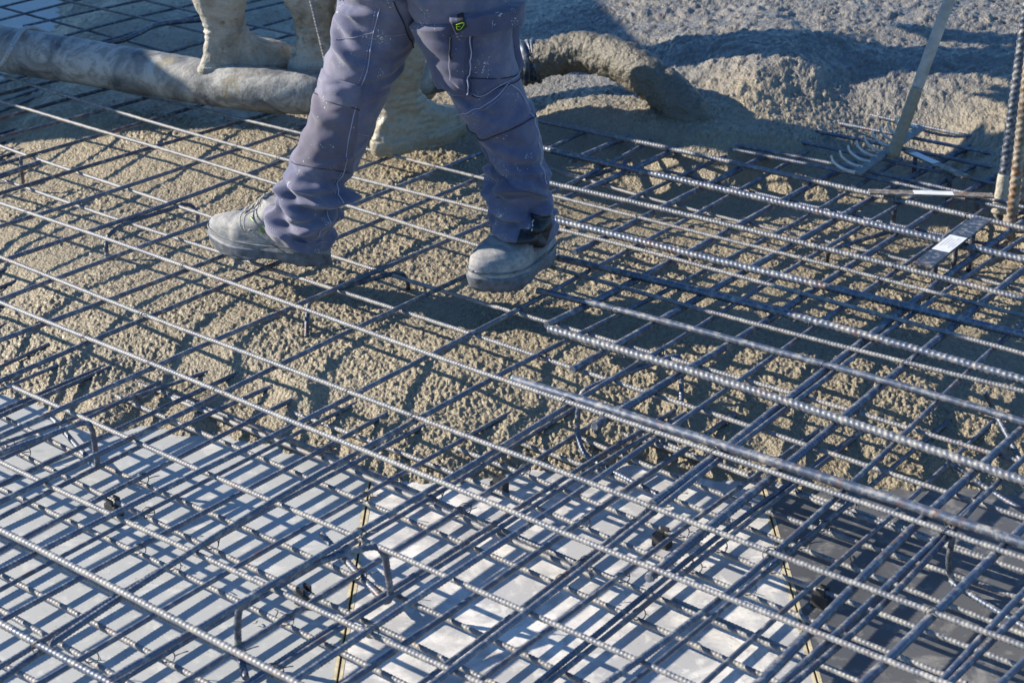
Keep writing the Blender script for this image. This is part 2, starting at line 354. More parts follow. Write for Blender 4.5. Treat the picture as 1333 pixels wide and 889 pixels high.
# evaluate smooth base on a coarse grid, interpolate
cr = max(1, len(ys)//160); rows_c = np.unique(np.concatenate([np.arange(0, len(ys), cr), [len(ys)-1]])); cols_c = np.linspace(0, ncol-1, 170).round().astype(int)
Hc = base_h(np.stack([XX[np.ix_(rows_c, cols_c)].ravel(), YY[np.ix_(rows_c, cols_c)].ravel()], 1)).reshape(len(rows_c), len(cols_c))
tmp = np.stack([np.interp(np.arange(len(ys)), rows_c, Hc[:, j]) for j in range(len(cols_c))], 1)
HH = np.stack([np.interp(np.arange(ncol), cols_c, tmp[i]) for i in range(len(ys))], 0).ravel()
P3 = np.c_[X2, np.zeros(len(X2))]
HH = np.minimum(HH, .43)
wp = P3.copy(); wp[:, 0] += fbm(P3, 22, 2, 3.)*.006; wp[:, 1] += fbm(P3, 22, 2, 9.)*.006
mod = np.clip(.72+.75*fbm(P3, 4.2, 3, 1.7), .12, 1.25)
pile = np.clip((HH-.15)/.08, 0, 1)
edge = np.clip(1-HH/.07, 0, 1)
det = .82*mod*(pebbles(wp[:, :2], .0165, 3, .001, .0052, .45)+pebbles(wp[:, :2], .0098, 8, .002, .0058, .85)+pebbles(wp[:, :2], .0068, 31, .001, .0036, .85)+pebbles(wp[:, :2], .030, 5, .002, .007, .06))
det += fbm(P3, 75, 3, 4.4)*.0020+fbm(P3, 11, 3, 2.2)*.0035+fbm(P3, 4.5, 2, 8.8)*.004
det += pile*(fbm(P3, 7, 4, 6.1)*.022+fbm(P3, 30, 2, 16.1)*.007+pebbles(wp[:, :2], .026, 21, .0, .009, .45))
HH = HH+det+edge*(fbm(P3, 16, 3, 5.5)*.014)
keep = HH > -.022
n, m = XX.shape
V = np.c_[X2, np.maximum(HH, -.03)]
ii = np.arange(n-1)[:, None]; jj = np.arange(m-1)[None]
q = np.stack([ii*m+jj, ii*m+jj+1, (ii+1)*m+jj+1, (ii+1)*m+jj], -1).reshape(-1, 4)
q = q[keep[q].any(1)]
used = np.zeros(len(V), bool); used[q.ravel()] = True
idx = np.cumsum(used)-1
cm = raw_mesh("wet_concrete", V[used], idx[q])
wet = np.clip((X2[:, 1]-4.35)/.55, 0, 1)*np.clip((X2[:, 0]+.2)/.5, 0, 1)
wet = np.clip(wet+.55*fbm(P3, 1.9, 3, 12.)*(wet > .02)+.25*fbm(P3, 3.1, 3, 31.), 0, 1)
at = cm.attributes.new("wet", 'FLOAT', 'POINT'); at.data.foreach_set("value", wet[used].astype(np.float32))
tag(link("wet_concrete", cm, CONCRETE), "fresh lumpy concrete spreading over and between the bars", "concrete", kind='structure')
# ------------------------------------------------------------------ reinforcing bars
ZL = {'LA': .026, 'LB': .042, 'S': .139, 'TB': .1495, 'TA': .1600, 'RA': .1635}
def ribbed(name, path, r, style, sides=10):
    """path: dense polyline; returns bar mesh with rolled ribs"""
    path = np.asarray(path, float)
    seg = np.linalg.norm(np.diff(path, axis=0), axis=1); s = np.concatenate([[0], np.cumsum(seg)]); L = s[-1]
    pitch = {'rib': r*1.4, 'slant': r*1.3, 'plain': r*1.9}[style]
    hgt = {'rib': .13, 'slant': .14, 'plain': .035}[style]*r
    prof = np.array([0, 1., 1., 0]) if style != 'plain' else np.array([0, .7, 1., .4])
    per = 6
    n = max(8, int(L/pitch*per)+1)
    si = np.linspace(0, L, n)
    pt = np.stack([np.interp(si, s, path[:, k]) for k in range(3)], 1)
    T = np.gradient(np.stack([np.interp(np.linspace(0, L, len(path)*2), s, path[:, k]) for k in range(3)], 1), axis=0)
    T = np.stack([np.interp(si, np.linspace(0, L, len(path)*2), T[:, k]) for k in range(3)], 1); T /= np.linalg.norm(T, axis=1)[:, None]
    ref = np.array([0, 0, 1.]) if abs(T[:, 2]).max() < .9 else np.array([.3, 1., .1])
    Nn = np.cross(T, ref); Nn /= np.linalg.norm(Nn, axis=1)[:, None]; B = np.cross(Nn, T)
    th = np.linspace(0, 2*np.pi, sides, endpoint=False)+.3
    side = np.where(th % (2*np.pi) < np.pi, th % np.pi, th % np.pi)/np.pi
    off = {'rib': .25, 'slant': 1.0, 'plain': 1.0}[style]*side
    if style == 'slant': off = th/np.pi
    else: off[th % (2*np.pi) > np.pi] *= -1
    k = (np.arange(n)[:, None]/per+off[None]) % 1.0
    rp = np.interp(k, np.array([0, .10, .40, .50, 1.0]), np.array([0, 1, 1, 0, 0]))
    cres = np.ones_like(side) if style == 'slant' else np.sin(np.pi*side)**.4                       # crescent ribs die out at the two seams
    rr = r*.92+hgt*rp*cres[None]+hgt*.35*(cres[None] < .5)
    Vv = pt[:, None]+rr[..., None]*(np.cos(th)[None, :, None]*Nn[:, None]+np.sin(th)[None, :, None]*B[:, None])
    return grid(name, Vv)
BARS = []
def bar(layer, dia, style, pts, mat=None, ext=None, z=None, zs=None):
    dia = {('LB', 14): 10, ('LB', 12): 9, ('LB', 16): 12, ('LA', 14): 10, ('TB', 20): 15.5, ('TB', 14): 11, ('TB', 12): 10.5, ('TB', 10): 9, ('TA', 14): 11.5, ('TA', 12): 9.8, ('TA', 11): 9.2, ('RA', 20): 17.5, ('RA', 16): 13.5, ('RA', 14): 11, ('RA', 12): 10, ('RA', 11): 9.5, ('S', 12): 9.5, ('S', 10): 8.5}.get((layer, dia), dia)
    BARS.append(dict(layer=layer, r=dia/2000., style=style, pts=pts, mat=mat, ext=ext, z=z, zs=zs))
I = 'rib'; S_ = 'slant'; PL = 'plain'
# top layer running down to the right (thin, over everything)
PA = STEEL_PALE
bar('TA', 11, I, [(186, 0), (231, 10), (258, 17), (325, 32), (382, 45)], PA)
bar('TA', 11, I, [(81, 1), (130, 11), (175, 22.5), (226, 34), (271, 44), (330, 57)], PA)
bar('TA', 11, I, [(0, 77), (195, 125), (333, 161), (516, 207.5), (639, 233), (713, 251), (856, 290), (999, 326), (1150, 364), (1333, 411)], PA)
bar('TA', 12, I, [(0, 97.5), (167, 149), (333, 198.6), (455, 229.5), (639, 275.5), (722, 298), (816, 322), (999, 371), (1100, 396), (1333, 460)], PA)
bar('TA', 12, I, [(0, 132.5), (160, 178), (312, 222), (445, 266), (551, 300), (625, 324.5), (688, 345), (771, 362), (999, 418), (1100, 447), (1333, 515)], PA)
bar('TA', 12, I, [(0, 264.5), (333, 380.5), (515, 444), (666, 496), (931, 590), (1000, 615), (1105, 650), (1287, 712), (1333, 728)], PA)
bar('TA', 12, I, [(0, 336), (287, 444), (333, 463), (666, 593.5), (853, 662.5), (1000, 717), (1333, 839)], PA)
bar('TA', 12, I, [(0, 394.5), (127, 444), (333, 529.5), (666, 665), (1000, 799.5), (1232, 889)], PA)
bar('TA', 14, I, [(0, 689.5), (166, 772), (333, 860), (390, 889)], PA)
bar('TA', 14, I, [(0, 811), (75, 849), (142, 889)], STEEL)
# thick bars laid on top at the right
bar('RA', 16, S_, [(690, 154), (770, 174), (999, 222), (1125, 250), (1333, 297)], STEEL_MID)
bar('RA', 20, S_, [(640, 178), (708, 192), (999, 261), (1155, 299), (1225, 313), (1333, 339)])
bar('RA', 16, S_, [(640, 222), (716, 238), (999, 308), (1150, 341), (1333, 389)], STEEL_MID)
bar('RA', 20, S_, [(665, 273), (721, 287), (916, 333), (999, 355), (1162, 395), (1333, 437)])
bar('RA', 20, I, [(690, 327), (713, 332), (816, 357), (1000, 404), (1150, 442), (1333, 496)])
bar('RA', 15.5, PL, [(700, 378), (791, 400), (999, 453), (1150, 494), (1220, 517), (1333, 550)])
bar('RA', 20, S_, [(715, 429), (841, 465), (999, 517), (1150, 565), (1333, 626)], STEEL_MID)
bar('RA', 19.5, PL, [(667, 493), (841, 545), (999, 600), (1150, 645), (1333, 709)], STEEL)
bar('RA', 12, I, [(954, 190), (1000, 196), (1137, 226), (1225, 245), (1333, 269)])
bar('RA', 12, I, [(950, 195), (1000, 203), (1137, 233), (1225, 253), (1333, 277)])
bar('RA', 11, I, [(1032, 183), (1100, 197), (1165, 211), (1240, 226), (1333, 247)], STEEL)
bar('RA', 14, I, [(1053, 169), (1140, 186), (1212, 201), (1302, 221), (1345, 230)], STEEL)
bar('RA', 12, I, [(1092, 161), (1165, 175), (1225, 188), (1292, 201), (1340, 211)], STEEL)
bar('RA', 14, I, [(1100, 144), (1165, 158), (1225, 170), (1262, 178), (1330, 192)], STEEL)
# supporting bars under the cross bars
bar('S', 12, I, [(0, 189), (82, 222), (212, 262), (280, 284), (430, 329), (513, 357), (578, 379), (658, 408), (728, 427), (841, 457), (936, 482), (999, 503), (1110, 537), (1185, 560), (1275, 587), (1333, 603)], PA)
bar('S', 12, I, [(2, 232), (92, 267), (160, 288), (287, 328), (425, 373), (513, 402), (605, 434), (666, 452), (746, 479), (841, 510), (973, 554), (1000, 564), (1075, 590), (1180, 622), (1235, 640), (1333, 673)], PA)
bar('S', 12, I, [(7, 501), (82, 529), (175, 575), (262, 611), (333, 641), (463, 699), (583, 752), (666, 789), (826, 858), (891, 889)], PA)
bar('S', 12, I, [(0, 601), (50, 624), (132, 666), (333, 757), (483, 822), (585, 874)], PA)
bar('S', 10, I, [(5, 11), (75, 29), (162, 54), (215, 68), (262, 80)], STEEL)
bar('S', 10, I, [(713, 220), (791, 241), (891, 272), (999, 297), (1070, 312), (1140, 328), (1185, 340), (1230, 352), (1333, 380)], PA)
bar('S', 10, I, [(940, 240), (971, 247), (1025, 261), (1082, 275), (1150, 288), (1215, 303), (1300, 322)])
# upper cross bars running up to the right
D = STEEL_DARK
for pts, d in [([(0, 123), (89, 101), (150, 86)], 12), ([(0, 156), (119, 121), (150, 113.5), (230, 93)], 14), ([(0, 179), (119, 149), (194, 127), (260, 108)], 12), ([(0, 213.5), (119, 179), (245, 142), (272, 135), (330, 118)], 12),
    ([(0, 253), (95, 223), (238, 181), (333, 152), (392, 135)], 12), ([(0, 294.5), (120, 258), (230, 222), (333, 186), (410, 160)], 12), ([(0, 341), (150, 288), (333, 224.5), (370, 208), (470, 170)], 14), ([(0, 389.5), (160, 333), (333, 266.5), (458, 222), (499, 207), (560, 186)], 12),
    ([(0, 442), (295, 333), (430, 278), (568, 224), (630, 197)], 14), ([(0, 496), (125, 442), (333, 353), (430, 313), (560, 260), (638, 227), (720, 191), (758, 173)], 12), ([(0, 568), (200, 480), (277, 445), (373, 401), (583, 314), (638, 291), (716, 250), (761, 227), (836, 192)], 12),
    ([(0, 652), (282, 516), (333, 490), (458, 430.5), (600, 364), (720, 304), (806, 267), (873, 235), (926, 211)], 12),
    ([(0, 744), (160, 667), (333, 574), (598, 444), (666, 406), (751, 362), (846, 313), (948, 256), (1025, 211), (1077, 181)], 12),
    ([(0, 879), (160, 782), (333, 672), (475, 580), (553, 535), (666, 480), (808, 411), (928, 347), (1012, 301), (1105, 252), (1150, 222)], 12),
    ([(145, 884), (257, 817), (333, 772), (458, 697), (508, 668), (666, 575), (803, 491), (848, 462), (936, 407), (1062, 331), (1172, 267), (1270, 216)], 12),
    ([(383, 889), (578, 752), (666, 699), (768, 627), (853, 570), (941, 512), (1032, 447), (1122, 382), (1207, 325), (1260, 288)], 12),
    ([(573, 879), (666, 814), (791, 709), (851, 667), (966, 577), (1037, 522), (1152, 435), (1295, 335), (1333, 310)], 12),
    ([(793, 889), (836, 854), (933, 779), (999, 729), (1070, 667), (1107, 632), (1172, 567), (1222, 522), (1275, 470), (1333, 421)], 12)]:
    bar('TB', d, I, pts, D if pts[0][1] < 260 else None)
for pts in [[(748, 330), (801, 301), (851, 277), (911, 247), (966, 221), (993, 204), (1030, 186)], [(711, 424), (761, 400), (828, 366), (881, 337), (933, 310), (999, 272), (1052, 242), (1085, 226)], [(746, 481), (806, 447), (851, 422), (916, 386), (966, 357), (1015, 327), (1087, 286), (1137, 258), (1190, 231), (1250, 196)],
    [(773, 556), (816, 530), (886, 490), (958, 441), (999, 415), (1075, 366), (1115, 340), (1175, 303), (1217, 278), (1300, 228)], [(851, 656), (928, 594), (999, 540), (1070, 489), (1137, 432), (1225, 367), (1312, 301), (1340, 282)], [(843, 752), (953, 667), (1025, 601), (1095, 545), (1190, 465), (1272, 402), (1333, 352)],
    [(741, 211), (800, 185), (840, 168)], [(733, 260), (816, 223), (876, 198), (905, 184)]]:
    bar('TB', 20, S_, pts)
bar('TB', 20, PL, [(1000, 876), (1050, 828), (1117, 757), (1200, 677), (1275, 610), (1333, 555)], z=.1505)
bar('TB', 20, PL, [(1125, 889), (1160, 854), (1225, 792), (1297, 724), (1333, 685)], z=.1505)
bar('TB', 14, PL, [(1015, 889), (1140, 777), (1227, 694), (1262, 667), (1300, 628), (1333, 596)])
bar('TB', 12, I, [(1031, 889), (1150, 787), (1233, 700), (1250, 682)], STEEL_DARK)
bar('TB', 14, PL, [(1225, 889), (1287, 819), (1333, 772)])
bar('TB', 14, I, [(1237, 889), (1333, 794)])
bar('TB', 14, PL, [(1307, 885), (1333, 860)])
bar('TB', 20, I, [(0, 230), (52, 211.5)], D, ext=(.8, 0), z=.155)
for pts in [[(0, 9.5), (39, 0)], [(0, 27), (81, 5.6), (110, -2)], [(31, 35), (136, 11), (181, 1)], [(83, 48), (130, 36), (169, 25), (231, 11), (256, 5)], [(126, 56), (173, 45), (259, 20), (330, 2)], [(170, 80), (213, 69), (271, 55), (325, 40), (373, 25), (420, 12)], [(290, 70), (338, 57), (380, 45), (450, 26)], [(300, 19), (328, 12), (362, 4.5)]]:
    bar('TB', 10, I, pts, D)
# lower cross bars on the formwork, running into the concrete
for pts, d, st in [([(0, 108), (32, 99)], 12, I), ([(0, 133.5), (43, 120)], 12, I), ([(0, 146), (42, 129)], 12, I), ([(0, 174), (52, 159)], 12, I), ([(0, 187), (44, 175)], 12, I), ([(0, 206), (20, 199)], 12, I), ([(0, 354), (18, 347)], 14, I), ([(0, 374), (24, 364)], 14, I), ([(0, 400), (38, 384)], 14, I), ([(0, 427), (30, 413)], 14, I),
    ([(0, 478), (57, 451)], 12, PL), ([(20, 499), (92, 468)], 12, PL), ([(0, 534), (137, 475)], 12, I), ([(0, 541), (137, 480)], 14, I), ([(0, 579), (95, 546), (212, 504)], 12, PL), ([(0, 599), (25, 588), (82, 561), (125, 540)], 12, PL), ([(0, 631), (100, 584), (260, 510)], 14, I),
    ([(0, 673), (15, 666), (125, 609), (325, 516)], 14, I), ([(0, 716), (92, 667), (225, 599), (333, 546), (375, 523)], 14, I), ([(0, 767), (100, 714), (185, 666), (333, 591), (445, 534)], 12, PL), ([(0, 809), (125, 744), (262, 667), (333, 630), (488, 546)], 14, I), ([(0, 867), (115, 799), (235, 727), (307, 689), (398, 634), (478, 594), (550, 554)], 14, I),
    ([(52, 889), (100, 859), (207, 799), (333, 725), (433, 666), (530, 614), (623, 559)], 14, PL), ([(160, 884), (257, 829), (333, 782), (453, 707), (528, 667), (610, 617), (696, 562)], 14, PL), ([(237, 889), (333, 831), (408, 782), (508, 717), (593, 666), (666, 618), (751, 565)], 14, PL), ([(322, 889), (345, 872), (508, 767), (663, 668), (766, 602), (838, 560)], 14, I), ([(333, 887), (433, 822), (666, 675), (776, 610), (845, 566)], 14, PL),
    ([(450, 889), (523, 839), (666, 743), (778, 667), (828, 625), (896, 584)], 16, PL), ([(548, 889), (666, 802), (731, 750), (808, 692), (855, 655)], 12, PL), ([(628, 880), (666, 857), (726, 812), (836, 727), (903, 675), (999, 612), (1075, 552)], 14, PL), ([(698, 889), (773, 829), (916, 712), (978, 667), (1000, 650), (1122, 562)], 14, I), ([(713, 889), (826, 797), (906, 732), (993, 667), (1087, 592), (1140, 547)], 14, PL),
    ([(821, 889), (851, 867), (953, 784), (999, 743), (1095, 667), (1127, 637), (1197, 577), (1247, 540)], 14, PL), ([(916, 889), (1000, 817), (1082, 742), (1155, 674), (1200, 632), (1295, 546)], 14, PL)]:
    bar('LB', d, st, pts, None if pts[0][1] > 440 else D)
# lowest bars, lying on the formwork
for pts in [[(0, 540), (72, 576), (140, 609), (217, 641), (312, 684), (395, 724), (453, 749), (518, 777), (625, 824), (666, 845), (726, 874)], [(27, 591), (65, 614), (137, 646), (225, 689), (333, 739), (383, 764), (453, 797), (525, 832), (583, 859)], [(2, 636), (30, 649), (90, 679), (180, 721), (235, 747), (333, 794), (405, 831), (483, 869), (525, 889)],
    [(0, 697), (57, 727), (150, 772), (207, 801), (300, 850)], [(25, 759), (107, 802), (160, 829), (252, 879)], [(0, 794), (57, 827), (150, 879)], [(7, 867), (50, 889)],
    [(117, 500), (160, 519), (232, 551), (333, 594), (425, 634), (465, 651), (525, 675), (600, 706), (676, 739), (773, 779), (866, 822), (940, 853)], [(260, 529), (325, 552), (375, 570), (453, 604), (545, 643), (673, 699), (720, 721), (790, 750), (903, 792), (988, 831), (1060, 862)],
    [(418, 551), (468, 571), (538, 599), (608, 624), (671, 648), (721, 670), (791, 698), (856, 724), (938, 760), (1020, 792), (1120, 832)], [(540, 564), (603, 589), (676, 613), (748, 642), (828, 676), (906, 708), (986, 735), (1050, 759), (1112, 786), (1192, 817), (1292, 853), (1333, 870)],
    [(681, 577), (716, 591), (793, 617), (861, 642), (938, 672), (1000, 697), (1107, 740), (1212, 778), (1320, 822)], [(821, 597), (886, 622), (956, 648), (1012, 672), (1075, 692), (1140, 713), (1212, 740), (1287, 765), (1333, 782)], [(916, 597), (1010, 633), (1100, 666), (1200, 700), (1333, 745)], [(1000, 834), (1070, 864), (1120, 887)], [(848, 577), (953, 611), (1040, 640), (1170, 686)]]:
    bar('LA', 14, I, pts, PA)
bar('LA', 14, PL, [(262, 535), (325, 560), (375, 577), (453, 612), (545, 652), (673, 711), (773, 748)], PA, z=.025, ext=(.1, 0))
NAMES = {'TA': ("thin pale", "top layer bar running down to the right", "thin top bars running down to the right"),
 'RA': ("", "bar of the right-hand top layer", "right-hand top bars running down to the right"),
 'S': ("pale", "supporting bar below the cross bars", "supporting bars below the cross bars"),
 'TB': ("", "upper cross bar rising to the right", "upper cross bars rising to the right"),
 'LB': ("", "lower cross bar above the formwork", "lower cross bars above the formwork"),
 'LA': ("pale", "lowest bar lying along the formwork", "lowest bars lying on the formwork")}
ORD = "first second third fourth fifth sixth seventh eighth ninth tenth eleventh twelfth thirteenth fourteenth fifteenth sixteenth seventeenth eighteenth nineteenth twentieth".split()
def ordinal(k):
    if k < 20: return ORD[k]
    t, u = divmod(k+1, 10); tens = {2: "twenty", 3: "thirty", 4: "forty"}[t]
    return tens+"-"+ORD[u-1] if u else {2: "twentieth", 3: "thirtieth", 4: "fortieth"}[t]
def finish_bars():
    by = {}
    for b in BARS:
        z = b['z'] if b['z'] is not None else ZL[b['layer']]
        if b['layer'] == 'TB' and b['r'] > .007 and b['z'] is None: z = .1495
        W = np.array([P(*p, z)[:2] for p in b['pts']])
        d = W[-1]-W[0]; L = np.linalg.norm(d); d /= L; nrm = np.array([d[1], -d[0]])
        s = (W-W[0])@d; o = (W-W[0])@nrm
        deg = 1 if len(s) < 4 else (2 if len(s) < 8 else 3)
        c = np.polyfit(s, o, deg)
        def is_edge(p): return p[0] < 14 or p[0] > 1318 or p[1] < 8 or p[1] > 865
        e = b['ext']
        if e is None:
            e = [0, 0]
            for k, p in ((0, b['pts'][0]), (1, b['pts'][-1])):
                e[k] = .75 if is_edge(p) else (.18 if b['layer'] in ('LB', 'LA', 'S') else 0.0)
                if b['layer'] == 'TB' and k == 1 and not is_edge(p): e[k] = .12 if p[1] > 120 else .3
                if b['layer'] == 'TA' and not is_edge(p): e[k] = .4
        sl_ = np.linspace(-e[0], L+e[1], 70)
        ol = np.polyval(c, np.clip(sl_, 0, L))+np.polyval(np.polyder(c), np.clip(sl_, 0, L))*(sl_-np.clip(sl_, 0, L))
        xy = W[0]+sl_[:, None]*d+ol[:, None]*nrm
        ph_ = 7.3*(W[0][0]+W[0][1]*1.7)
        zz = z+.0016*np.sin(sl_*3.1+ph_)
        xy = xy+nrm*((.0013*np.sin(sl_*4.3+ph_*2)+.0009*np.sin(sl_*9.1+ph_))[:, None])
        b['path'] = np.c_[xy, zz]; b['d'] = d; b['zc'] = z; b['mid'] = W.mean(0)
        by.setdefault(b['layer'], []).append(b)
    for lay, L in by.items():
        nA = np.array([math.cos(AZ_A), -math.sin(AZ_A)]) if lay in ('TA', 'RA', 'S', 'LA') else np.array([math.cos(AZ_B), -math.sin(AZ_B)])
        L.sort(key=lambda b: -(b['mid']@nA) if lay in ('TA', 'RA', 'S', 'LA') else (b['mid']@nA))
        pre, body, grp = NAMES[lay]
        for k, b in enumerate(L):
            o = link("rebar", ribbed("rebar", b['path']-b['path'][0], b['r'], b['style'], 12), b['mat'] or STEEL)
            o.location = b['path'][0]
            th = pre or ("thick" if b['r'] > .007 else "thin")
            st = {'rib': 'ribbed', 'slant': 'spiral-ribbed', 'plain': 'smooth'}[b['style']]
            col = 'rusty ' if b['mat'] is STEEL_RUST else ''
            frm = "counted from the hose" if lay in ('TA', 'RA', 'S', 'LA') else "counted from upper left"
            tag(o, f"{col}{th} {st} {body}, {ordinal(k)} {frm}", "reinforcing bar", grp)
            b['obj'] = o
    return by
BY = finish_bars()
# ------------------------------------------------------------------ bent chairs that carry the upper bars
def chair(pts, label, r=.0055, mat=None):
    w = spline([P(a, b, z) for a, b, z in pts], 140)
    o = link("rebar_chair", ribbed("rebar_chair", w-w[0], r, 'rib', 8), mat or STEEL); o.location = w[0]
    tag(o, label, "rebar chair", "bent bar chairs holding up the top layer")
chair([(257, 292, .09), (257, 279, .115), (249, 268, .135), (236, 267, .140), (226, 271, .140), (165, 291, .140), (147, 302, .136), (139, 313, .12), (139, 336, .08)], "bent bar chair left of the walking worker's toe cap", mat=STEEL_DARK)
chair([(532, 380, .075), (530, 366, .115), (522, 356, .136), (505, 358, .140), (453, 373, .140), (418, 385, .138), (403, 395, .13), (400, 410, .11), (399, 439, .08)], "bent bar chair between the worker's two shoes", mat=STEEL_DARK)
chair([(887, 522, .07), (887, 500, .09), (886, 476, .125), (880, 464, .140), (846, 475, .140), (803, 490, .140), (771, 503, .139), (757, 513, .13), (753, 533, .105), (752, 562, .06), (761, 590, .035), (786, 607, .030), (858, 645, .030)], "bent bar chair with a long foot at the concrete's front edge")
chair([(418, 695, .03), (483, 764, .03), (502, 782, .03), (508, 772, .045), (504, 742, .09), (499, 720, .128), (480, 712, .140), (408, 734, .140), (342, 766, .140), (318, 784, .13), (310, 802, .105), (311, 845, .035), (320, 882, .022)], "bent bar chair with hooked foot over the left yellow-edged seam", r=.006)
chair([(68, 544, .03), (112, 594, .03), (126, 608, .04), (124, 585, .085), (119, 558, .128), (106, 551, .140), (60, 568, .140), (-40, 604, .140)], "bent bar chair standing just off the concrete's left front tip")
chair([(27, 204, .155), (28, 222, .12), (30, 238, .08)], "short upright chair leg under the thick stub at the left edge", mat=STEEL_DARK)
chair([(1242, 690, .137), (1239, 705, .12), (1235, 732, .07), (1239, 752, .036), (1248, 764, .030), (1345, 823, .030)], "bent bar chair with foot on the dark formwork panel")
chair([(1282, 510, .12), (1297, 540, .075), (1330, 602, .03)], "slanting chair leg poking out of the concrete near the right edge")
chair([(1235, 600, .06), (1287, 637, .034), (1350, 675, .03)], "low bent chair foot at the right end of the concrete edge")
chair([(820, 209, .137), (796, 221, .140), (766, 231, .140), (750, 238, .12), (748, 246, .08)], "bent bar chair right of the walking worker's rear knee", mat=STEEL_DARK)
chair([(1164, 300, .140), (1157, 302, .140), (1097, 320, .140), (1079, 330, .12), (1076, 344, .08)], "bent bar chair left of the sticker-marked flat rail", mat=STEEL_DARK)
# plastic spacer blocks
def spacer(px, py, label, k=1.0):
    c = P(px, py, .016); t = empty("spacer_block", c); tag(t, label, "spacer", "black plastic spacers under the lowest bars")
    v = Vector((math.sin(AZ_A), math.cos(AZ_A), 0)); u = Vector((-v.y, v.x, 0))
    o = link("block", raw_mesh("block", *merge([box_arrays((0, 0, -.004), v*.016*k, u*.010*k, (0, 0, .012))]), smooth=False), PLASTIC, t); bevel(o, .002)
    for sgn in (-1, 1):
        o = link("prong", raw_mesh("prong", *box_arrays(u*(sgn*.008*k)+Vector((0, 0, .012)), v*.008*k, u*.0020, (0, 0, .007)), smooth=False), PLASTIC, t)
spacer(148, 660, "black plastic spacer left of the yellow-edged seam, on plain grey panel", 1.0)
spacer(396, 776, "black plastic spacer beside the hooked chair over the left seam")
spacer(650, 632, "black plastic spacer close against the concrete edge above the pale panel")
spacer(862, 700, "black plastic spacer among bars on the pale middle panel")
spacer(1070, 778, "black plastic spacer with bright wire on the dark panel")
# wire ties at crossings
def tie(c, da, db, k):
    t = np.linspace(0, 2*np.pi, 22); d1 = (da+db)/np.linalg.norm(da+db); a = .011
    loop = [c+d1[0]*0+np.array([d1[0]*a*math.cos(x), d1[1]*a*math.cos(x), .012*math.sin(x)+.002]) for x in t]
    ang = random.uniform(0, 6.28); tail = [np.array(loop[-1])+np.array([math.cos(ang)*.007*j, math.sin(ang)*.007*j, .004*j-.001*j*j*.5]) for j in range(1, 4)]
    p = np.array(loop+tail)
    o = tube("tie_wire", p-c, .0010, WIRE, None, 5); o.location = c
    tag(o, "thin twisted wire tie around a bar crossing", "wire tie", "wire ties at the bar crossings")
def crossings(A, B):
    out = []
    for a in A:
        for b in B:
            pa, pb = a['path'][:, :2], b['path'][:, :2]
            d = np.linalg.norm(pa[:, None]-pb[None], axis=2); i, j = np.unravel_index(d.argmin(), d.shape)
            if d[i, j] > .05 or i in (0, len(pa)-1) or j in (0, len(pb)-1): continue
            da, db = a['d'], b['d']; r = pb[j]-pa[i]; den = da[0]*db[1]-da[1]*db[0]
            s = (r[0]*db[1]-r[1]*db[0])/den; x = pa[i]+da*s
            out.append((np.array([x[0], x[1], (a['zc']+b['zc'])/2]), da, db))
    return out
def proj(p):
    v = np.asarray(p)-CAM; c = np.stack([v@CR, v@CU, v@_fw], -1)
    return np.stack([666.5+F_PX*c[..., 0]/c[..., 2], 444.5-F_PX*c[..., 1]/c[..., 2]], -1)
XS = [c for c in crossings(BY['TA']+BY['RA'], BY['TB'])+crossings(BY['LA'], BY['LB'])+crossings(BY['S'], BY['TB']) if 0 < proj(c[0])[0] < 1333 and 90 < proj(c[0])[1] < 889]
random.shuffle(XS)
for k, (c, da, db) in enumerate(XS[:120]): tie(c, da, db, k)
# scraps of tie wire lying on the formwork
def scrap(pts, label):
    w = spline([P(a, b, .004) for a, b in pts], 20); w[:, 2] += .003*np.sin(np.linspace(0, 3, len(w)))
    o = tube("wire_scrap", w-w[0], .0010, WIRE, None, 6); o.location = w[0]; tag(o, label, "wire scrap")
scrap([(1105, 720), (1109, 733), (1118, 739), (1128, 735), (1132, 740)], "curled scrap of wire lying on the dark formwork panel")
scrap([(358, 793), (362, 798), (358, 804)], "tiny hooked wire scrap on grey panel below the spacer")
scrap([(330, 811), (334, 812), (335, 808)], "tiny straight wire scrap on the grey panel")
# ------------------------------------------------------------------ concrete hose
def lumpy(path, r, sides, amp, sc, seed, name, mat, parent, ripple=0):
    V, q, ng = tube_arrays(path, r, sides); path = np.asarray(path)
    C = np.repeat(path, sides, 0); nrm = V-C; nrm /= np.linalg.norm(nrm, axis=1)[:, None]+1e-9
    d = amp*(fbm(V, sc, 3, seed)+.6*fbm(V, sc*3.3, 2, seed+5))
    V = V+nrm*d[:, None]
    return link(name, raw_mesh(name, V, q, ng), mat, parent)
hp = [P(-150, 28, .255), P(0, 63, .25), P(90, 78, .248), P(180, 93, .247), P(300, 112, .246), P(400, 121, .243), P(470, 112, .243), P(550, 99, .245), P(630, 87, .25), P(692, 82, .262)]
ht = empty("concrete_hose", P(300, 112, .18)); tag(ht, "thick cement-smeared pumping hose lying across the bars behind the walking worker", "hose")
ho = np.array(ht.location)
hpath = spline(hp, 200)-ho
rr = np.interp(np.linspace(0, 1, len(hpath)), [0, .2, .5, .62, .8, 1], [.072, .069, .064, .058, .056, .052])
lumpy(hpath, rr, 40, .0028, 26, 2.2, "hose_pipe", HOSE, ht)
ep = [P(685, 82, .262), P(720, 74, .285), P(760, 68, .305), P(800, 76, .305), P(835, 95, .285), P(870, 122, .24), P(898, 152, .19), P(918, 178, .13)]
lumpy(spline(ep, 130)-ho, np.linspace(.054, .064, 126)[:len(spline(ep, 130))] if len(spline(ep, 130)) <= 126 else np.linspace(.054, .064, len(spline(ep, 130))), 44, .0105, 40, 7.7, "hose_end", mat_concrete("shade darkened hose crust", (.075, .070, .058), (.12, .108, .086), .5, .9, 120), ht)  # crust colour darkened to stand in for shade on the outlet
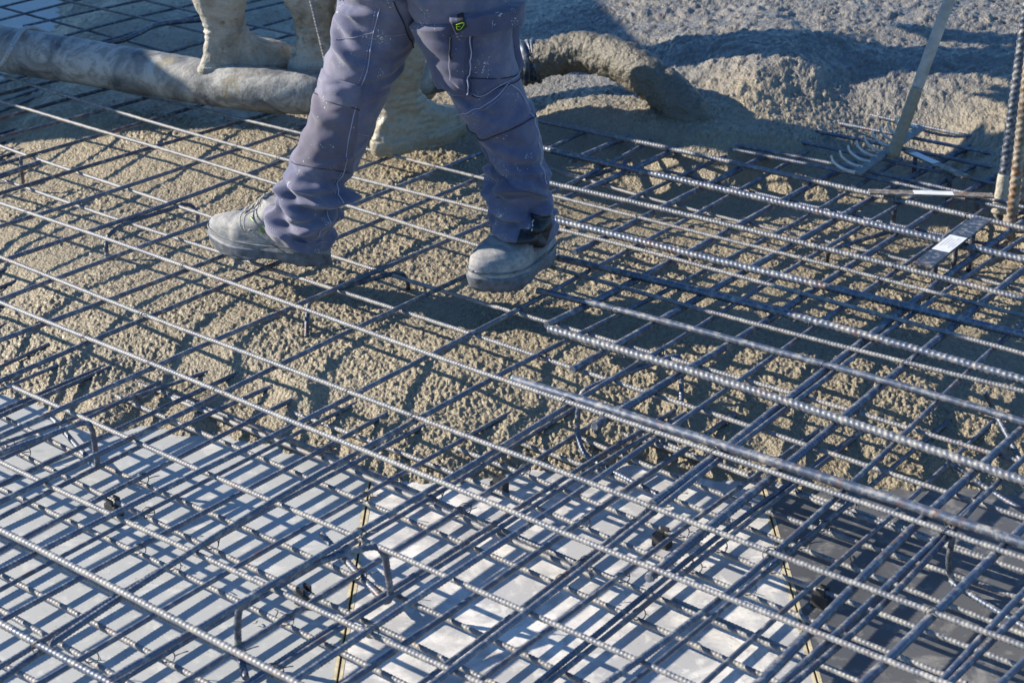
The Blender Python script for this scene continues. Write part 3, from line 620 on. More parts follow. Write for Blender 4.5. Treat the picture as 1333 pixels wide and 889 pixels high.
cpth = spline([P(676, 83, .26), P(690, 81, .263), P(702, 79, .268)], 30)-ho
lumpy(cpth, .062+.006*np.abs(np.sin(np.linspace(0, 9.4, len(cpth)))), 40, .003, 50, 1.1, "coupling", STEEL_DARK, ht)
rp = [P(-40, 112, .18), P(0, 86, .245), P(14, 64, .305), P(26, 43, .325), P(36, 37, .315), P(48, 39, .29), P(68, 47, .22), P(82, 56, .17)]
rw = spline(rp, 60); o = tube("rope", rw-rw[0], .0075, ROPE, None, 10); o.location = rw[0]; tag(o, "grey blue rope looped over the left end of the hose", "rope")
cw = spline([P(128, 62, .16), P(141, 57.5, .165), P(164, 51, .172), P(184, 42, .178), P(202, 33.5, .18), P(226, 29.5, .178), P(260, 26.5, .172), P(300, 22, .165)], 60)
o = tube("loose_cable", cw-cw[0], .009, STEEL_DARK, None, 10); o.location = cw[0]; tag(o, "loose dark cable snaking over the bars behind the hose", "cable")
# ------------------------------------------------------------------ rake
rk = empty("rake", P(1165, 215, .165)); ro = np.array(rk.location); tag(rk, "cement-caked rake standing on the bars with its tines pointing left", "rake")
b0, b1 = P(1207, 168, .182), P(1122, 229, .178)
hb = P(1163, 200, .19); htop = Q(1312, -210, hb[1]+.06); hpth = np.linspace(hb, htop, 40)
hd = (htop-hb)/np.linalg.norm(htop-hb); hpth = np.array([hb+hd*t for t in np.linspace(-.01, 1.35, 120)])
mid = int(len(hpth)*.14)
lumpy(hpth[mid:]-ro, np.linspace(.0150, .0138, len(hpth)-mid), 20, .0009, 30, 1.5, "handle", mat_flat("cement greyed wood", (.34, .325, .295), .7, var=.3, scale=25, bump=.2), rk)
lumpy(hpth[:mid+2]-ro, np.linspace(.0168, .0156, mid+2), 24, .002, 60, 4.5, "socket", MUD, rk)
ex = (b0-b1)/2; tdir = np.array([-.9, .28, 0]); tdir /= np.linalg.norm(tdir)
RK = mat_flat("bare rake steel", (.17, .165, .155), .55, metal=.25, var=.35, scale=60)
RKT = mat_flat("worn bright rake tine", (.46, .46, .43), .5, metal=.2, var=.3, scale=60)
tv = np.array([tdir[0]*.012, tdir[1]*.012, .004])
o = link("rake_head", raw_mesh("rake_head", *box_arrays((b0+b1)/2+tv*1.2-ro, ex*1.0, tv*.9, (0, 0, .0024)), smooth=False), RK, rk); bevel(o, .001)
for k in range(10):
    f = k/9.5; base = b1+(b0-b1)*f+tv*1.5
    ln = .064-.022*f
    pth = spline([base-ro, base+tdir*ln*.5+np.array([0, 0, .008])-ro, base+tdir*ln*.9+np.array([0, 0, .024])-ro, base+tdir*ln+np.array([0, 0, .040])-ro], 16)
    tube("tine", pth, np.linspace(.0050, .0028, len(pth)), RKT, rk, 8)
# ------------------------------------------------------------------ flat rails with studs and paper stickers
def rail(p0, p1, wd, z, studs, s0, s1, label, wmat, lines=4):
    a, b = P(*p0, z), P(*p1, z); t = empty("stud_rail", (a+b)/2); c0 = np.array(t.location); tag(t, label, "stud rail")
    d = b-a; L = np.linalg.norm(d); d /= L; nn = np.array([-d[1], d[0], 0])
    o = link("flat_bar", raw_mesh("flat_bar", *box_arrays((a+b)/2-c0, d*L/2, nn*wd, (0, 0, .0025)), smooth=False), wmat, t); bevel(o, .0008)
    sc_ = a+d*L*(s0+s1)/2
    pap = link("sticker", raw_mesh("sticker", *box_arrays(sc_-c0+np.array([0, 0, .003]), d*L*(s1-s0)/2, nn*wd*.93, (0, 0, .0003)), smooth=False), WHITE, t)
    parts = [box_arrays(sc_-c0+np.array([0, 0, .0035])+nn*wd*v+d*L*(s1-s0)*(.08-.02*(k % 2)), d*L*(s1-s0)*(.32-.06*(k % 3)), nn*wd*.035, (0, 0, .0002)) for k, v in enumerate(np.linspace(.6, -.6, lines))]
    link("print_lines", raw_mesh("print_lines", *merge(parts), smooth=False), INK, pap)
    for f in studs:
        q0 = a+d*L*f; tube("stud", np.linspace(q0-c0-np.array([0, 0, .002]), np.array([q0[0], q0[1], .05])-c0, 6), .0065, STEEL_DARK, t, 10)
rail((1131, 250), (1293, 255), .016, .180, (.22, .88), .36, .68, "rusty flat rail lying left to right, with a narrow white sticker", STEEL_RUST, 2)
rail((1181, 197), (1258, 231), .014, .180, (.15, .75), .1, .5, "short flat rail with white sticker right of the rake", STEEL_RUST, 2)
rail((1201, 346), (1279, 285), .022, .182, (.22, .55, .85), .28, .58, "dark flat rail with a wide white sticker near the right edge", STEEL_DARK, 5)
# ------------------------------------------------------------------ upright starter bars and held bar
def upright(p0, p1, Y, z0, r, top, mat, label, style='slant', foot=None):
    a = P(*p0, z0) if z0 < 1 else Q(*p0, z0); b = Q(*p1, a[1]+Y); d = (b-a)/np.linalg.norm(b-a)
    w = np.array([a+d*t for t in np.linspace(-.06, top, 30)])
    t = link("upright_bar", ribbed("upright_bar", w-a, r, style, 16), mat); t.location = a
    if foot:
        fp = np.array([a+d*t_-a for t_ in np.linspace(-.03, .07, 20)])
        lumpy(fp, np.linspace(r*1.5, r*1.08, 20), 20, .002, 60, 3.3, "concrete_splash", CRUST, t)
    tag(t, label, "upright bar")
upright((1302, 262), (1335, 20), .02, .15, .0125, 1.3, STEEL_DARK, "dark spiral-ribbed starter bar with a concrete-splashed foot, beside the rusty one", foot=True)
upright((1316, 290), (1342, 60), .0, .14, .0135, 1.3, STEEL_RUST, "rusty brown starter bar standing at the right edge")
upright((1327, 262), (1350, 40), .10, .14, .0125, 1.3, STEEL_RUST, "starter bar partly hidden behind the rusty one")
upright((424, 78), (405, 0), .0, P(430, 98, .268)[1]-.17, .0065, 1.1, STEEL_PALE, "thin pale ribbed bar held upright beside the muddy boots", 'rib')
# ------------------------------------------------------------------ people
def skin_mesh(name, verts, edges, radii, mat, parent, root=0, sub=2):
    me = bpy.data.meshes.new(name); me.from_pydata([tuple(v) for v in verts], edges, [])
    o = link(name, me, mat, parent); o.modifiers.new("skin", 'SKIN'); 
    for i, sv in enumerate(me.skin_vertices[0].data): sv.radius = (radii[i], radii[i]); sv.use_root = (i == root)
    o.modifiers["skin"].use_smooth_shade = True
    s = o.modifiers.new("subsurf", 'SUBSURF'); s.levels = sub; s.render_levels = sub
    return o
def figure(t, ankL, ankR, hip, face, lean, trousers_mat, jacket_mat, legs=True, joints=None):
    """body, jacket, helmet (and trousers) round joints in world coordinates; t is the person's Empty"""
    o0 = Vector(t.location); f = Vector(face).normalized(); s = Vector((-f.y, f.x, 0)); up = Vector((0, 0, 1))
    hip = Vector(hip); aL, aR = Vector(ankL), Vector(ankR)
    hl, hr = hip+s*.09-up*.06, hip-s*.09-up*.06
    kL = aL+up*.42+f*.02; kR = aR+up*.42+f*.02
    if joints: hl, kL, aL, hr, kR, aR = (Vector(j) for j in joints)
    ch = hip+up*.42+f*lean*.42; nk = hip+up*.56+f*lean*.56; hd = nk+up*.10+f*.03; ht_ = nk+up*.22+f*.03
    sL, sR = ch+s*.19+up*.06, ch-s*.19+up*.06
    eL, eR = sL+s*.06-up*.28+f*.05, sR-s*.06-up*.28+f*.05
    wL, wR = eL-up*.16+f*.20-s*.05, eR-up*.16+f*.20+s*.05
    V = [hip, hl, kL, aL, hr, kR, aR, hip+up*.2+f*lean*.2, ch, nk, hd, ht_, sL, eL, wL, sR, eR, wR]
    E = [(0, 1), (1, 2), (2, 3), (0, 4), (4, 5), (5, 6), (0, 7), (7, 8), (8, 9), (9, 10), (10, 11), (8, 12), (12, 13), (13, 14), (8, 15), (15, 16), (16, 17)]
    R = [.10, .065, .042, .028, .065, .042, .028, .11, .12, .05, .085, .075, .055, .040, .027, .055, .040, .027]
    for wi, sd in ((14, 1), (17, -1)):
        w_ = V[wi]; pd = (f*.75-up*.6).normalized(); V.append(w_+pd*.05); E.append((wi, len(V)-1)); R.append(.030); pi = len(V)-1
        for k, (sp, ln) in enumerate(((-.028, .075), (-.010, .085), (.010, .08), (.027, .062))):
            q1 = V[pi]+s*sp+pd*ln*.5; q2 = q1+(pd*.5-up*.7).normalized()*ln*.5
            V += [q1, q2]; E += [(pi, len(V)-2), (len(V)-2, len(V)-1)]; R += [.0088, .0075]
        q1 = V[pi]-s*sd*.035+pd*.02; V += [q1, q1+pd*.035]; E += [(wi, len(V)-2), (len(V)-2, len(V)-1)]; R += [.010, .0085]
    skin_mesh("body", [v-o0 for v in V], E, R, SKIN, t)
    JV = [hip-up*.02, hip+up*.2+f*lean*.2, ch, nk-up*.04, sL, eL, wL, sR, eR, wR]; JE = [(0, 1), (1, 2), (2, 3), (2, 4), (4, 5), (5, 6), (2, 7), (7, 8), (8, 9)]
    skin_mesh("jacket", [v-o0 for v in JV], JE, [.150, .150, .155, .075, .078, .062, .045, .078, .062, .045], jacket_mat, t)
    th = np.linspace(0, 2*np.pi, 28, endpoint=False); rings = []
    for z, r in ((-.01, .155), (-.005, .125), (.03, .118), (.07, .10), (.10, .065), (.112, .01)):
        rings.append([(hd.x-o0.x+math.cos(a)*r, hd.y-o0.y+math.sin(a)*r*1.08, hd.z-o0.z+.06+z) for a in th])
    link("helmet", grid("helmet", np.array(rings)), HAT, t)
    if legs:
        TV = [hip, hl, kL, aL+(kL-aL)*.55, hr, kR, aR+(kR-aR)*.55]; skin_mesh("trousers", [v-o0 for v in TV], [(0, 1), (1, 2), (2, 3), (0, 4), (4, 5), (5, 6)], [.13, .095, .07, .062, .095, .07, .062], trousers_mat, t)
def slices(prof, nphi=56, pinch=.8, spring=0.):
    """rings of a foot: prof rows z, heel x, front x, half width -> n x nphi x 3 (x forward)"""
    prof = np.asarray(prof, float); zz = np.linspace(0, 1, 70)
    k = np.linspace(0, 1, len(prof)); pr = np.stack([np.interp(zz, k, prof[:, c]) for c in range(4)], 1)
    # light smoothing of the profile
    for _ in range(3): pr[1:-1] = (pr[:-2]+2*pr[1:-1]+pr[2:])/4
    ph = np.linspace(0, 2*np.pi, nphi, endpoint=False)
    out = []
    for z, xh, xf, hw in pr:
        c = np.cos(ph); s = np.sin(ph); xm, hx = (xh+xf)/2, (xf-xh)/2
        ee = np.clip((hx-hw)/hx, 0, 1)
        x = xm+hx*np.sign(c)*np.abs(c)**(1-.18*ee); tt = (x-xh)/(xf-xh)
        wid = hw*(1-ee*(.22-.30*np.exp(-((tt-.72)/.22)**2)+.10*np.exp(-((tt-.42)/.16)**2)))
        y = wid*np.sign(s)*np.abs(s)**(.85-.1*ee)+.006*ee*np.sin(tt*3.1)
        zl = np.full_like(x, z)
        out.append(np.stack([x, y, zl], 1))
    return np.array(out)
def place(V, heel, az, pitch=0., rollz=0.):
    """local (x forward, y left, z up) to world; az measured from +y to +x"""
    f = np.array([math.sin(az), math.cos(az), 0]); l = np.array([-f[1], f[0], 0])*1.0; u = np.array([0, 0, 1.])
    l = np.cross(u, f)
    cf, sf = math.cos(pitch), math.sin(pitch); f2 = f*cf+u*sf; u2 = -f*sf+u*cf
    return heel+V[..., 0:1]*f2+V[..., 1:2]*l+V[..., 2:3]*u2
def grid_displace(V, fn):
    n_, m_ = V.shape[:2]; dv = np.roll(V, -1, 1)-np.roll(V, 1, 1); du = np.gradient(V, axis=0)
    nn = np.cross(dv, du); nn /= np.linalg.norm(nn, axis=2)[..., None]+1e-9
    return V+nn*fn(V.reshape(-1, 3)).reshape(n_, m_, 1)
RB_PROF = [(.0, .004, .292, .046), (.012, -.002, .300, .050), (.030, -.004, .302, .051), (.045, .004, .296, .047), (.065, .010, .278, .045), (.085, .014, .235, .042), (.105, .018, .180, .040), (.125, .020, .150, .041), (.15, .020, .138, .043), (.18, .012, .138, .049), (.21, .000, .148, .057), (.25, -.012, .158, .064), (.30, -.016, .162, .067), (.36, -.016, .162, .067)]
def rubber_boot(t, heel, az, mat, seed, amp=.004, scale=1.0, leanv=(0, 0)):
    V = slices(RB_PROF, 64)*scale
    k = np.clip((V[..., 2]-.1*scale)/(.24*scale), 0, 1)[..., None]; V[..., 0:1] += k*leanv[0]; V[..., 1:2] += k*leanv[1]
    V = grid_displace(V, lambda p: amp*(fbm(p, 18, 3, seed)+.7*fbm(p, 55, 3, seed+3))+.0022*np.sin(p[:, 2]*340)*np.exp(-((p[:, 2]-.14)/.03)**2))
    W = place(V, np.asarray(heel), az)-np.array(t.location)
    bo = link("boot", grid("boot", W), mat, t)
    so_ = slices([(-.002, .000, .290, .0450), (.006, -.006, .299, .0510), (.024, -.010, .306, .0545), (.034, -.008, .305, .0540), (.038, -.002, .300, .0500)], 64)*scale
    so_ = grid_displace(so_, lambda p: .5*amp*fbm(p, 30, 2, seed+8)+.0018*np.sign(np.sin(p[:, 0]*300))*(p[:, 2] < .014))
    link("sole", grid("sole", place(so_, np.asarray(heel), az)-np.array(t.location)), mat, bo)
    return bo
def az_of(d): return math.atan2(d[0], d[1])
# person on the hose, boots only in the picture
def boot_mat():
    k = N("cement coated rubber"); a = k.noise(10, 6, .7, dist=.7); b = k.noise(34, 5, .7); c = k.noise(110, 4, .7); d = k.noise(5, 4, .6)
    base = k.mix(k.ramp(a, [(.36, 0.), (.60, 1.)]), (.20, .185, .15), (.40, .385, .34))
    base = k.mix(k.ramp(b, [(.58, 0.), (.66, .8)]), base, (.155, .135, .095))
    base = k.mix(k.ramp(d, [(.60, 0.), (.66, .6)]), base, (.11, .115, .115))
    k.set(base=base, rough=k.ramp(b, [(.3, .5), (.7, .8)]), spec=.4); k.bump(k.math('ADD', k.math('MULTIPLY', b, 1.5), c), .8, .006); return k.m
BOOTM = boot_mat()
zb = .268
h1 = P(263, 103, zb); d1 = P(378, 86, zb+.01)-h1
h2 = P(379, 99, zb); d2 = P(480, 92, zb)-h2
p2 = empty("person", (h1+h2)/2); tag(p2, "person standing on the hose in pale cement-crusted rubber boots", "person")
rubber_boot(p2, h1, az_of(d1), BOOTM, 2.0, .006, 1.0, (-.01, 0)); rubber_boot(p2, h2, az_of(d2), BOOTM, 9.0, .010, 1.0, (-.02, 0))
hipc = (h1+h2)/2+np.array([.10, 0, .88])
bc = lambda h, d, z: h+d/np.linalg.norm(d[:2])*.07*np.array([1, 1, 0])+np.array([0, 0, z])
figure(p2, bc(h2, d2, .10), bc(h1, d1, .10), hipc, d1, .25, PANTS_B, JACKET)
h3 = P(489, 203, .163); d3 = P(604, 172, .163)-h3; h4 = P(462, 150, .163)
p3 = empty("person", (h3+h4)/2); tag(p3, "person half hidden behind the walking worker, wearing a slurry-coated boot", "person")
rubber_boot(p3, h3, az_of(d3), MUD, 5.0, .010, 1.08, (.02, .01)); rubber_boot(p3, h4, az_of(d3), MUD, 6.0, .006, 1.0, (0, 0))
figure(p3, bc(h4, d3, .10), bc(h3, d3, .10), (h3+h4)/2+np.array([.08, .05, .86]), d3, .3, PANTS_B, JACKET)
# ---- walking worker
fl, fr = P(390, 345, .17), P(684, 359, .17)
YL, YR = fl[1], fr[1]; YH = (YL+YR)/2
pw = empty("person", (fl+fr)/2); PW = np.array(pw.location)
tag(pw, "walking person in worn grey blue cargo trousers and dusty safety shoes", "person")
def leg_grid(pairs, Ys, n=230, m=150, depth=1.0, seed=0, folds=()):
    pairs = np.array(pairs, float); k = np.linspace(0, 1, len(pairs))
    Lp = np.array([Q(*p[0], y) for p, y in zip(pairs, Ys)]); Rp = np.array([Q(*p[1], y) for p, y in zip(pairs, Ys)])
    C = spline((Lp+Rp)/2, 20*len(pairs)); H = np.linalg.norm(Rp-Lp, axis=1)/2
    s = np.concatenate([[0], np.cumsum(np.linalg.norm(np.diff(C, axis=0), axis=1))]); u = np.linspace(0, 1, n)
    C = np.stack([np.interp(u*s[-1], s, C[:, c]) for c in range(3)], 1)
    sk = np.interp(np.linspace(0, 1, len(pairs)), np.linspace(0, 1, len(s)), s/s[-1]); hw = np.interp(u, sk, H)
    E1 = np.stack([np.interp(u, sk, ((Rp-Lp)/np.linalg.norm(Rp-Lp, axis=1)[:, None])[:, c]) for c in range(3)], 1)
    for _ in range(12): hw[1:-1] = (hw[:-2]+2*hw[1:-1]+hw[2:])/4; E1[1:-1] = (E1[:-2]+2*E1[1:-1]+E1[2:])/4
    hw *= .955
    T = np.gradient(C, axis=0); T /= np.linalg.norm(T, axis=1)[:, None]
    E1 /= np.linalg.norm(E1, axis=1)[:, None]
    E2 = np.cross(E1, T); E2 /= np.linalg.norm(E2, axis=1)[:, None]
    E2 = np.where((E2[:, 1] > 0)[:, None], -E2, E2)
    th = np.linspace(0, 2*np.pi, m, endpoint=False)
    U, TH = np.meshgrid(u, th, indexing='ij')
    d = np.zeros_like(U)
    for (u0, t0, sl_, su, st, a) in folds:
        dt = (TH-t0+np.pi) % (2*np.pi)-np.pi
        x = (U-u0-sl_*dt-.012*np.sin(dt*2.3+u0*40))/su
        d += a*(np.exp(-x*x)-.55*np.exp(-((x-1.35)/.8)**2))*np.exp(-(dt/st)**2)
    d *= np.interp(U, [0, .25, .45, 1], [1.9, 1.7, 1.3, 1.25])
    zone = np.interp(U, [0, .03, .2, .27, .4, .55, .8, 1], [.4, 1, 1, .35, .22, .26, .28, .2])
    q3 = np.stack([U*17+.8*np.sin(TH*1.0+U*9), np.cos(TH)*1.1+U*3, np.sin(TH)*1.1], -1).reshape(-1, 3)
    rg = 1-np.abs(fbm(q3, 1.0, 2, seed+2.5)).reshape(U.shape)*2.2
    d += .0115*zone*(np.clip(rg, -.6, 1)-.3)
    rr_ = hw[:, None]+d-np.maximum(0, d.max()*.0)
    X = np.cos(TH); Y = np.sin(TH)
    V = C[:, None]+rr_[..., None]*(np.sign(X)*np.abs(X)**.94)[..., None]*E1[:, None]+(rr_*depth)[..., None]*(np.sign(Y)*np.abs(Y)**.94)[..., None]*E2[:, None]
    V = V+(.0016*fbm(V.reshape(-1, 3), 38, 3, seed)+.0035*fbm(V.reshape(-1, 3), 11, 2, seed+4)).reshape(n, m, 1)*(X[..., None]*E1[:, None]+Y[..., None]*E2[:, None])
    return V
def mkfolds(n, u_lo, u_hi, amp, rng, su=(.010, .020), st=(.5, 1.2), sl=.035):
    return [(rng.uniform(u_lo, u_hi), rng.uniform(0, 2*np.pi), rng.uniform(-sl, sl), rng.uniform(*su), rng.uniform(*st), amp*rng.uniform(.5, 1.)) for _ in range(n)]
r1 = np.random.default_rng(5); HP = np.pi/2
FL = [(.035, HP+.6, .03, .018, .9, .010), (.075, HP-.4, -.035, .016, 1.0, .011), (.115, HP+.3, .03, .017, 1.1, .012), (.155, HP-.5, -.03, .016, .9, .012), (.19, HP+.5, .02, .016, .8, .009), (.16, 0.1, .02, .022, .6, .011),
      (.44, HP+.9, .04, .018, .7, .007), (.62, HP+.7, .03, .017, .9, .008), (.67, HP+.9, .02, .016, .8, .008), (.72, HP+.8, .0, .016, .9, .009), (.78, HP+.6, -.02, .018, .9, .008), (.84, HP+.5, -.04, .02, 1.0, .009)]
FL += mkfolds(16, .02, .22, .0075, r1, (.009, .016), (.35, .9))+mkfolds(10, .22, .55, .0035, r1, (.012, .03), (.4, .9), .08)+mkfolds(12, .55, .95, .005, r1, (.012, .02), (.5, 1.0), .05)
PAIR_L = [((344, 292), (429, 322)), ((349, 280), (430, 304)), ((356, 266), (431, 285)), ((370, 243), (447, 256)), ((374, 217), (459, 228)), ((391, 175), (479, 188)), ((400, 148), (493, 158)), ((411, 117), (508, 124)), ((420, 84), (521, 97)), ((428, 52), (534, 72)), ((438, 18), (546, 44)), ((442, -20), (560, 10)), ((446, -70), (575, -40)), ((452, -120), (590, -110))]
YLs = np.linspace(YL+.01, YH+.03, len(PAIR_L))
VL = leg_grid(PAIR_L, YLs, depth=1.05, seed=1.5, folds=FL)
r2 = np.random.default_rng(12)
FR = [(.05, HP+.2, .03, .017, 1.0, .010), (.095, HP-.3, -.03, .016, 1.0, .011), (.14, HP+.6, .045, .018, .9, .013), (.19, HP+.2, -.02, .018, 1.1, .012), (.235, HP-.5, .03, .016, .9, .008), (.30, HP, .02, .018, .9, .006), (.36, HP+.4, -.04, .018, .8, .006),
      (.45, HP+.5, .07, .018, .6, .006), (.86, HP+.6, .10, .02, .7, .006), (.80, HP+1.1, .09, .02, .6, .006)]
FR += mkfolds(16, .02, .24, .0075, r2, (.009, .016), (.35, .9))+mkfolds(12, .24, .5, .004, r2, (.012, .024), (.4, .9), .06)+mkfolds(8, .5, .95, .003, r2, (.014, .026), (.5, 1.0), .06)
PAIR_R = [((646, 318), (715, 316)), ((643, 303), (718, 303)), ((640, 287), (720, 286)), ((635, 264), (717, 266)), ((638, 245), (713, 247)), ((634, 210), (707, 210)), ((624, 181), (704, 176)), ((604, 158), (696, 146)), ((580, 116), (681, 112)), ((566, 82), (674, 78)), ((551, 50), (671, 40)), ((536, 18), (669, 5)), ((515, -30), (668, -40)), ((495, -80), (667, -85)), ((480, -130), (664, -130))]
YRs = np.linspace(YR+.02, YH-.02, len(PAIR_R))
VR = leg_grid(PAIR_R, YRs, depth=1.0, seed=7.5, folds=FR)
PV = leg_grid([((455, -20), (668, -30)), ((452, -70), (668, -75)), ((458, -120), (664, -125)), ((470, -190), (655, -195)), ((475, -230), (650, -235))], [YH]*5, n=60, m=150, depth=.72, seed=3.)
def hemmed(V):
    c = V[:1].mean(1, keepdims=True); a = c+(V[:1]-c)*.965; return np.concatenate([a+(V[12:13]-V[:1])*.6, a, V], 0)
tparts = []
for V in (hemmed(VL), hemmed(VR), PV):
    n_, m_ = V.shape[:2]; i = np.arange(n_-1)[:, None]; j = np.arange(m_)[None]; jn = (j+1) % m_
    tparts.append((V.reshape(-1, 3)-PW, np.stack([i*m_+j, i*m_+jn, (i+1)*m_+jn, (i+1)*m_+j], -1).reshape(-1, 4), []))
tro = link("trousers", raw_mesh("trousers", *merge(tparts)), PANTS, pw)
def normals(V):
    dv = np.roll(V, -1, 1)-np.roll(V, 1, 1); du = np.gradient(V, axis=0); nn = np.cross(dv, du); nn /= np.linalg.norm(nn, axis=2)[..., None]+1e-9
    out = V-V.mean(1, keepdims=True); return nn*np.sign((nn*out).sum(-1, keepdims=True).mean())
class Surf:
    def __init__(s, V):
        s.V = V; s.Nn = normals(V); s.px = proj(V); s.front = (s.Nn*(CAM-V)).sum(-1) > 0
    def loc(s, px, py):
        d = (s.px[..., 0]-px)**2+(s.px[..., 1]-py)**2+np.where(s.front, 0, 1e9)
        return np.array(np.unravel_index(d.argmin(), d.shape), float)
    def at(s, g, off=0.):
        g = np.asarray(g, float); n_, m_ = s.V.shape[:2]; a = np.clip(g[..., 0], 0, n_-1.001); b = g[..., 1] % m_
        i = a.astype(int); j = b.astype(int); fa, fb = (a-i)[..., None], (b-j)[..., None]; j1 = (j+1) % m_; i1 = i+1
        f = lambda A: (A[i, j]*(1-fa)+A[i1, j]*fa)*(1-fb)+(A[i, j1]*(1-fa)+A[i1, j1]*fa)*fb
        return f(s.V)+f(s.Nn)*np.asarray(off)[..., None]
    def quad(s, c, nu=30, nv=30, off=.003, name="patch", mat=None, parent=None, bulge=0., wob=0., rnd=0.):
        c = [s.loc(*p) for p in c]; a = np.linspace(0, 1, nu)[:, None, None]; b = np.linspace(0, 1, nv)[None, :, None]
        g = (c[0]*(1-b)+c[1]*b)*(1-a)+(c[3]*(1-b)+c[2]*b)*a
        A, B = np.meshgrid(np.linspace(0, 1, nu), np.linspace(0, 1, nv), indexing='ij')
        e = np.minimum(np.minimum(A, 1-A)*nu, np.minimum(B, 1-B)*nv)
        o_ = np.where(e < .5, -.002, off)+bulge*np.sin(np.pi*A)*np.sin(np.pi*B)+wob*np.sin(B*9+A*3)
        W = s.at(g, o_)-PW
        return link(name, grid(name, W, wrap=False), mat, parent)
    def line(s, pts, r=.0011, off=.0006, name="seam", mat=None, parent=None, n=60, dash=False):
        g = spline([np.r_[s.loc(*p), 0] for p in pts], n)[:, :2]; W = s.at(g, np.full(len(g), off))-PW
        if dash:
            parts = [tube_arrays(W[k:k+2], r, 5) for k in range(0, len(W)-1, 2)]
            return link(name, raw_mesh(name, *merge(parts)), mat, parent)
        return tube(name, W, r, mat, parent, 6)
SL_, SR_ = Surf(VL), Surf(VR)
# left leg: side seam, knee pad pocket, cross seams
SL_.quad([(414, 112), (468, 131), (456, 222), (380, 208)], 40, 30, .0018, "knee_panel", PANTS_DK, tro)
SL_.quad([(419, 88), (474, 110), (469, 140), (410, 118)], 30, 30, .0042, "knee_flap", PANTS, tro, wob=.0008)
SL_.line([(494, 12), (486, 50), (478, 90), (466, 130), (453, 190), (440, 235), (418, 300), (409, 318)], .0012, .0012, "side_seam", THREAD, tro, 90)
SL_.line([(490, 12), (482, 50), (474, 90), (462, 130), (449, 190), (436, 235), (414, 300)], .0006, .0004, "side_seam", THREAD, tro, 120, True)
SL_.line([(437, 52), (460, 49), (488, 43)], .0008, .0008, "thigh_seam", THREAD, tro, 60, True)
SL_.line([(492, 44), (510, 46), (530, 44)], .0008, .0008, "thigh_seam", THREAD, tro, 60, True)
SL_.line([(455, 172), (470, 176), (480, 178)], .0008, .0008, "calf_seam", THREAD, tro, 40, True)
SL_.line([(345, 289), (372, 303), (400, 313), (427, 316)], .0008, .0006, "hem_seam", THREAD, tro, 80, True)
# right leg: cargo pocket with flap, tag, knee pad pocket, wet hem
pk = SR_.quad([(589, 30), (672, 26), (676, 92), (622, 124)], 40, 40, .015, "cargo_pocket", POCKET, tro, bulge=.004, wob=.0008)
SR_.quad([(588, 38), (611, 38), (611, 116), (590, 104)], 30, 14, .0185, "pen_pocket", POCKET, pk)
SR_.quad([(583, 20), (671, -2), (672, 30), (594, 40)], 20, 40, .027, "pocket_flap", POCKET, pk, wob=.0015)
tg = SR_.quad([(587, 22), (602, 17), (608, 28), (594, 36)], 12, 12, .0295, "logo_tag", BLACK, pk)
SR_.line([(595, 23), (600, 20), (603, 24), (601, 29), (597, 29), (595, 25), (599, 26)], .0010, .0315, "tag_emblem", GREEN, tg, 60)
SR_.line([(613, 40), (612, 80), (612, 118)], .0013, .0185, "pocket_seam", THREAD, pk)
SR_.line([(590, 106), (608, 115), (624, 124), (650, 110), (675, 93)], .0010, .0040, "pocket_seam", THREAD, pk)
SR_.line([(588, 42), (589, 56), (591, 70)], .0022, .019, "zip_pull", BLACK, pk, 20)
SEAM_SHADE = mat_flat("dark navy seam shade", (.02, .022, .045), .85)  # dark lines stand in for shadow gaps at the pocket and flap edges
SR_.line([(594, 41), (612, 42), (640, 37), (673, 31)], .0014, .0165, "flap_shade", SEAM_SHADE, pk, 70)
SR_.line([(614, 42), (614, 80), (614, 116)], .0018, .0165, "pocket_slit_shade", SEAM_SHADE, pk, 60)
SR_.line([(588, 44), (590, 80), (590, 107), (608, 118), (623, 127), (650, 113), (677, 95), (675, 60)], .0012, .0022, "pocket_edge_shade", SEAM_SHADE, pk, 110)
SR_.line([(598, 153), (624, 181), (660, 170), (695, 146)], .0012, .0020, "knee_edge", SEAM_SHADE, tro, 80)
SL_.line([(409, 121), (440, 132), (468, 143)], .0012, .0020, "knee_edge", SEAM_SHADE, tro, 60)
SL_.line([(380, 210), (420, 219), (455, 224)], .0009, .0014, "knee_edge", SEAM_SHADE, tro, 60)
SL_.line([(545, 66), (530, 45), (520, 20), (512, 2)], .0016, .0010, "inseam", SEAM_SHADE, tro, 50)
SR_.quad([(597, 150), (660, 108), (694, 142), (624, 178)], 34, 36, .0035, "knee_flap", PANTS, tro, wob=.0009)
SR_.quad([(622, 180), (695, 144), (714, 256), (642, 262)], 50, 36, .0016, "knee_panel", PANTS_NV_SHADE, tro)  # knee panel, run down the shin to darken the shadowed lower leg
SR_.line([(597, 148), (630, 138), (661, 107)], .0010, .0046, "knee_seam", THREAD, tro)
SR_.line([(601, 152), (632, 142), (663, 112)], .0007, .0046, "knee_seam", THREAD, tro, 80, True)
SR_.line([(661, 107), (678, 122), (693, 150), (704, 195), (711, 240)], .0012, .0012, "side_seam", THREAD, tro, 80)
wp_ = SR_.quad([(690, 277), (717, 278), (712, 320), (668, 321)], 30, 30, .0018, "wet_patch", BLACK, tro, wob=.001)
SR_.quad([(676, 300), (700, 288), (700, 320), (672, 320)], 24, 24, .0030, "wet_patch", BLACK, tro, wob=.001)
SR_.line([(694, 288), (694, 293), (692, 300)], .0012, .0035, "reflective_stitch", WHITE, tro, 10, True)
SR_.line([(652, 313), (665, 316), (690, 318)], .0008, .0006, "hem_seam", THREAD, tro, 60, True)
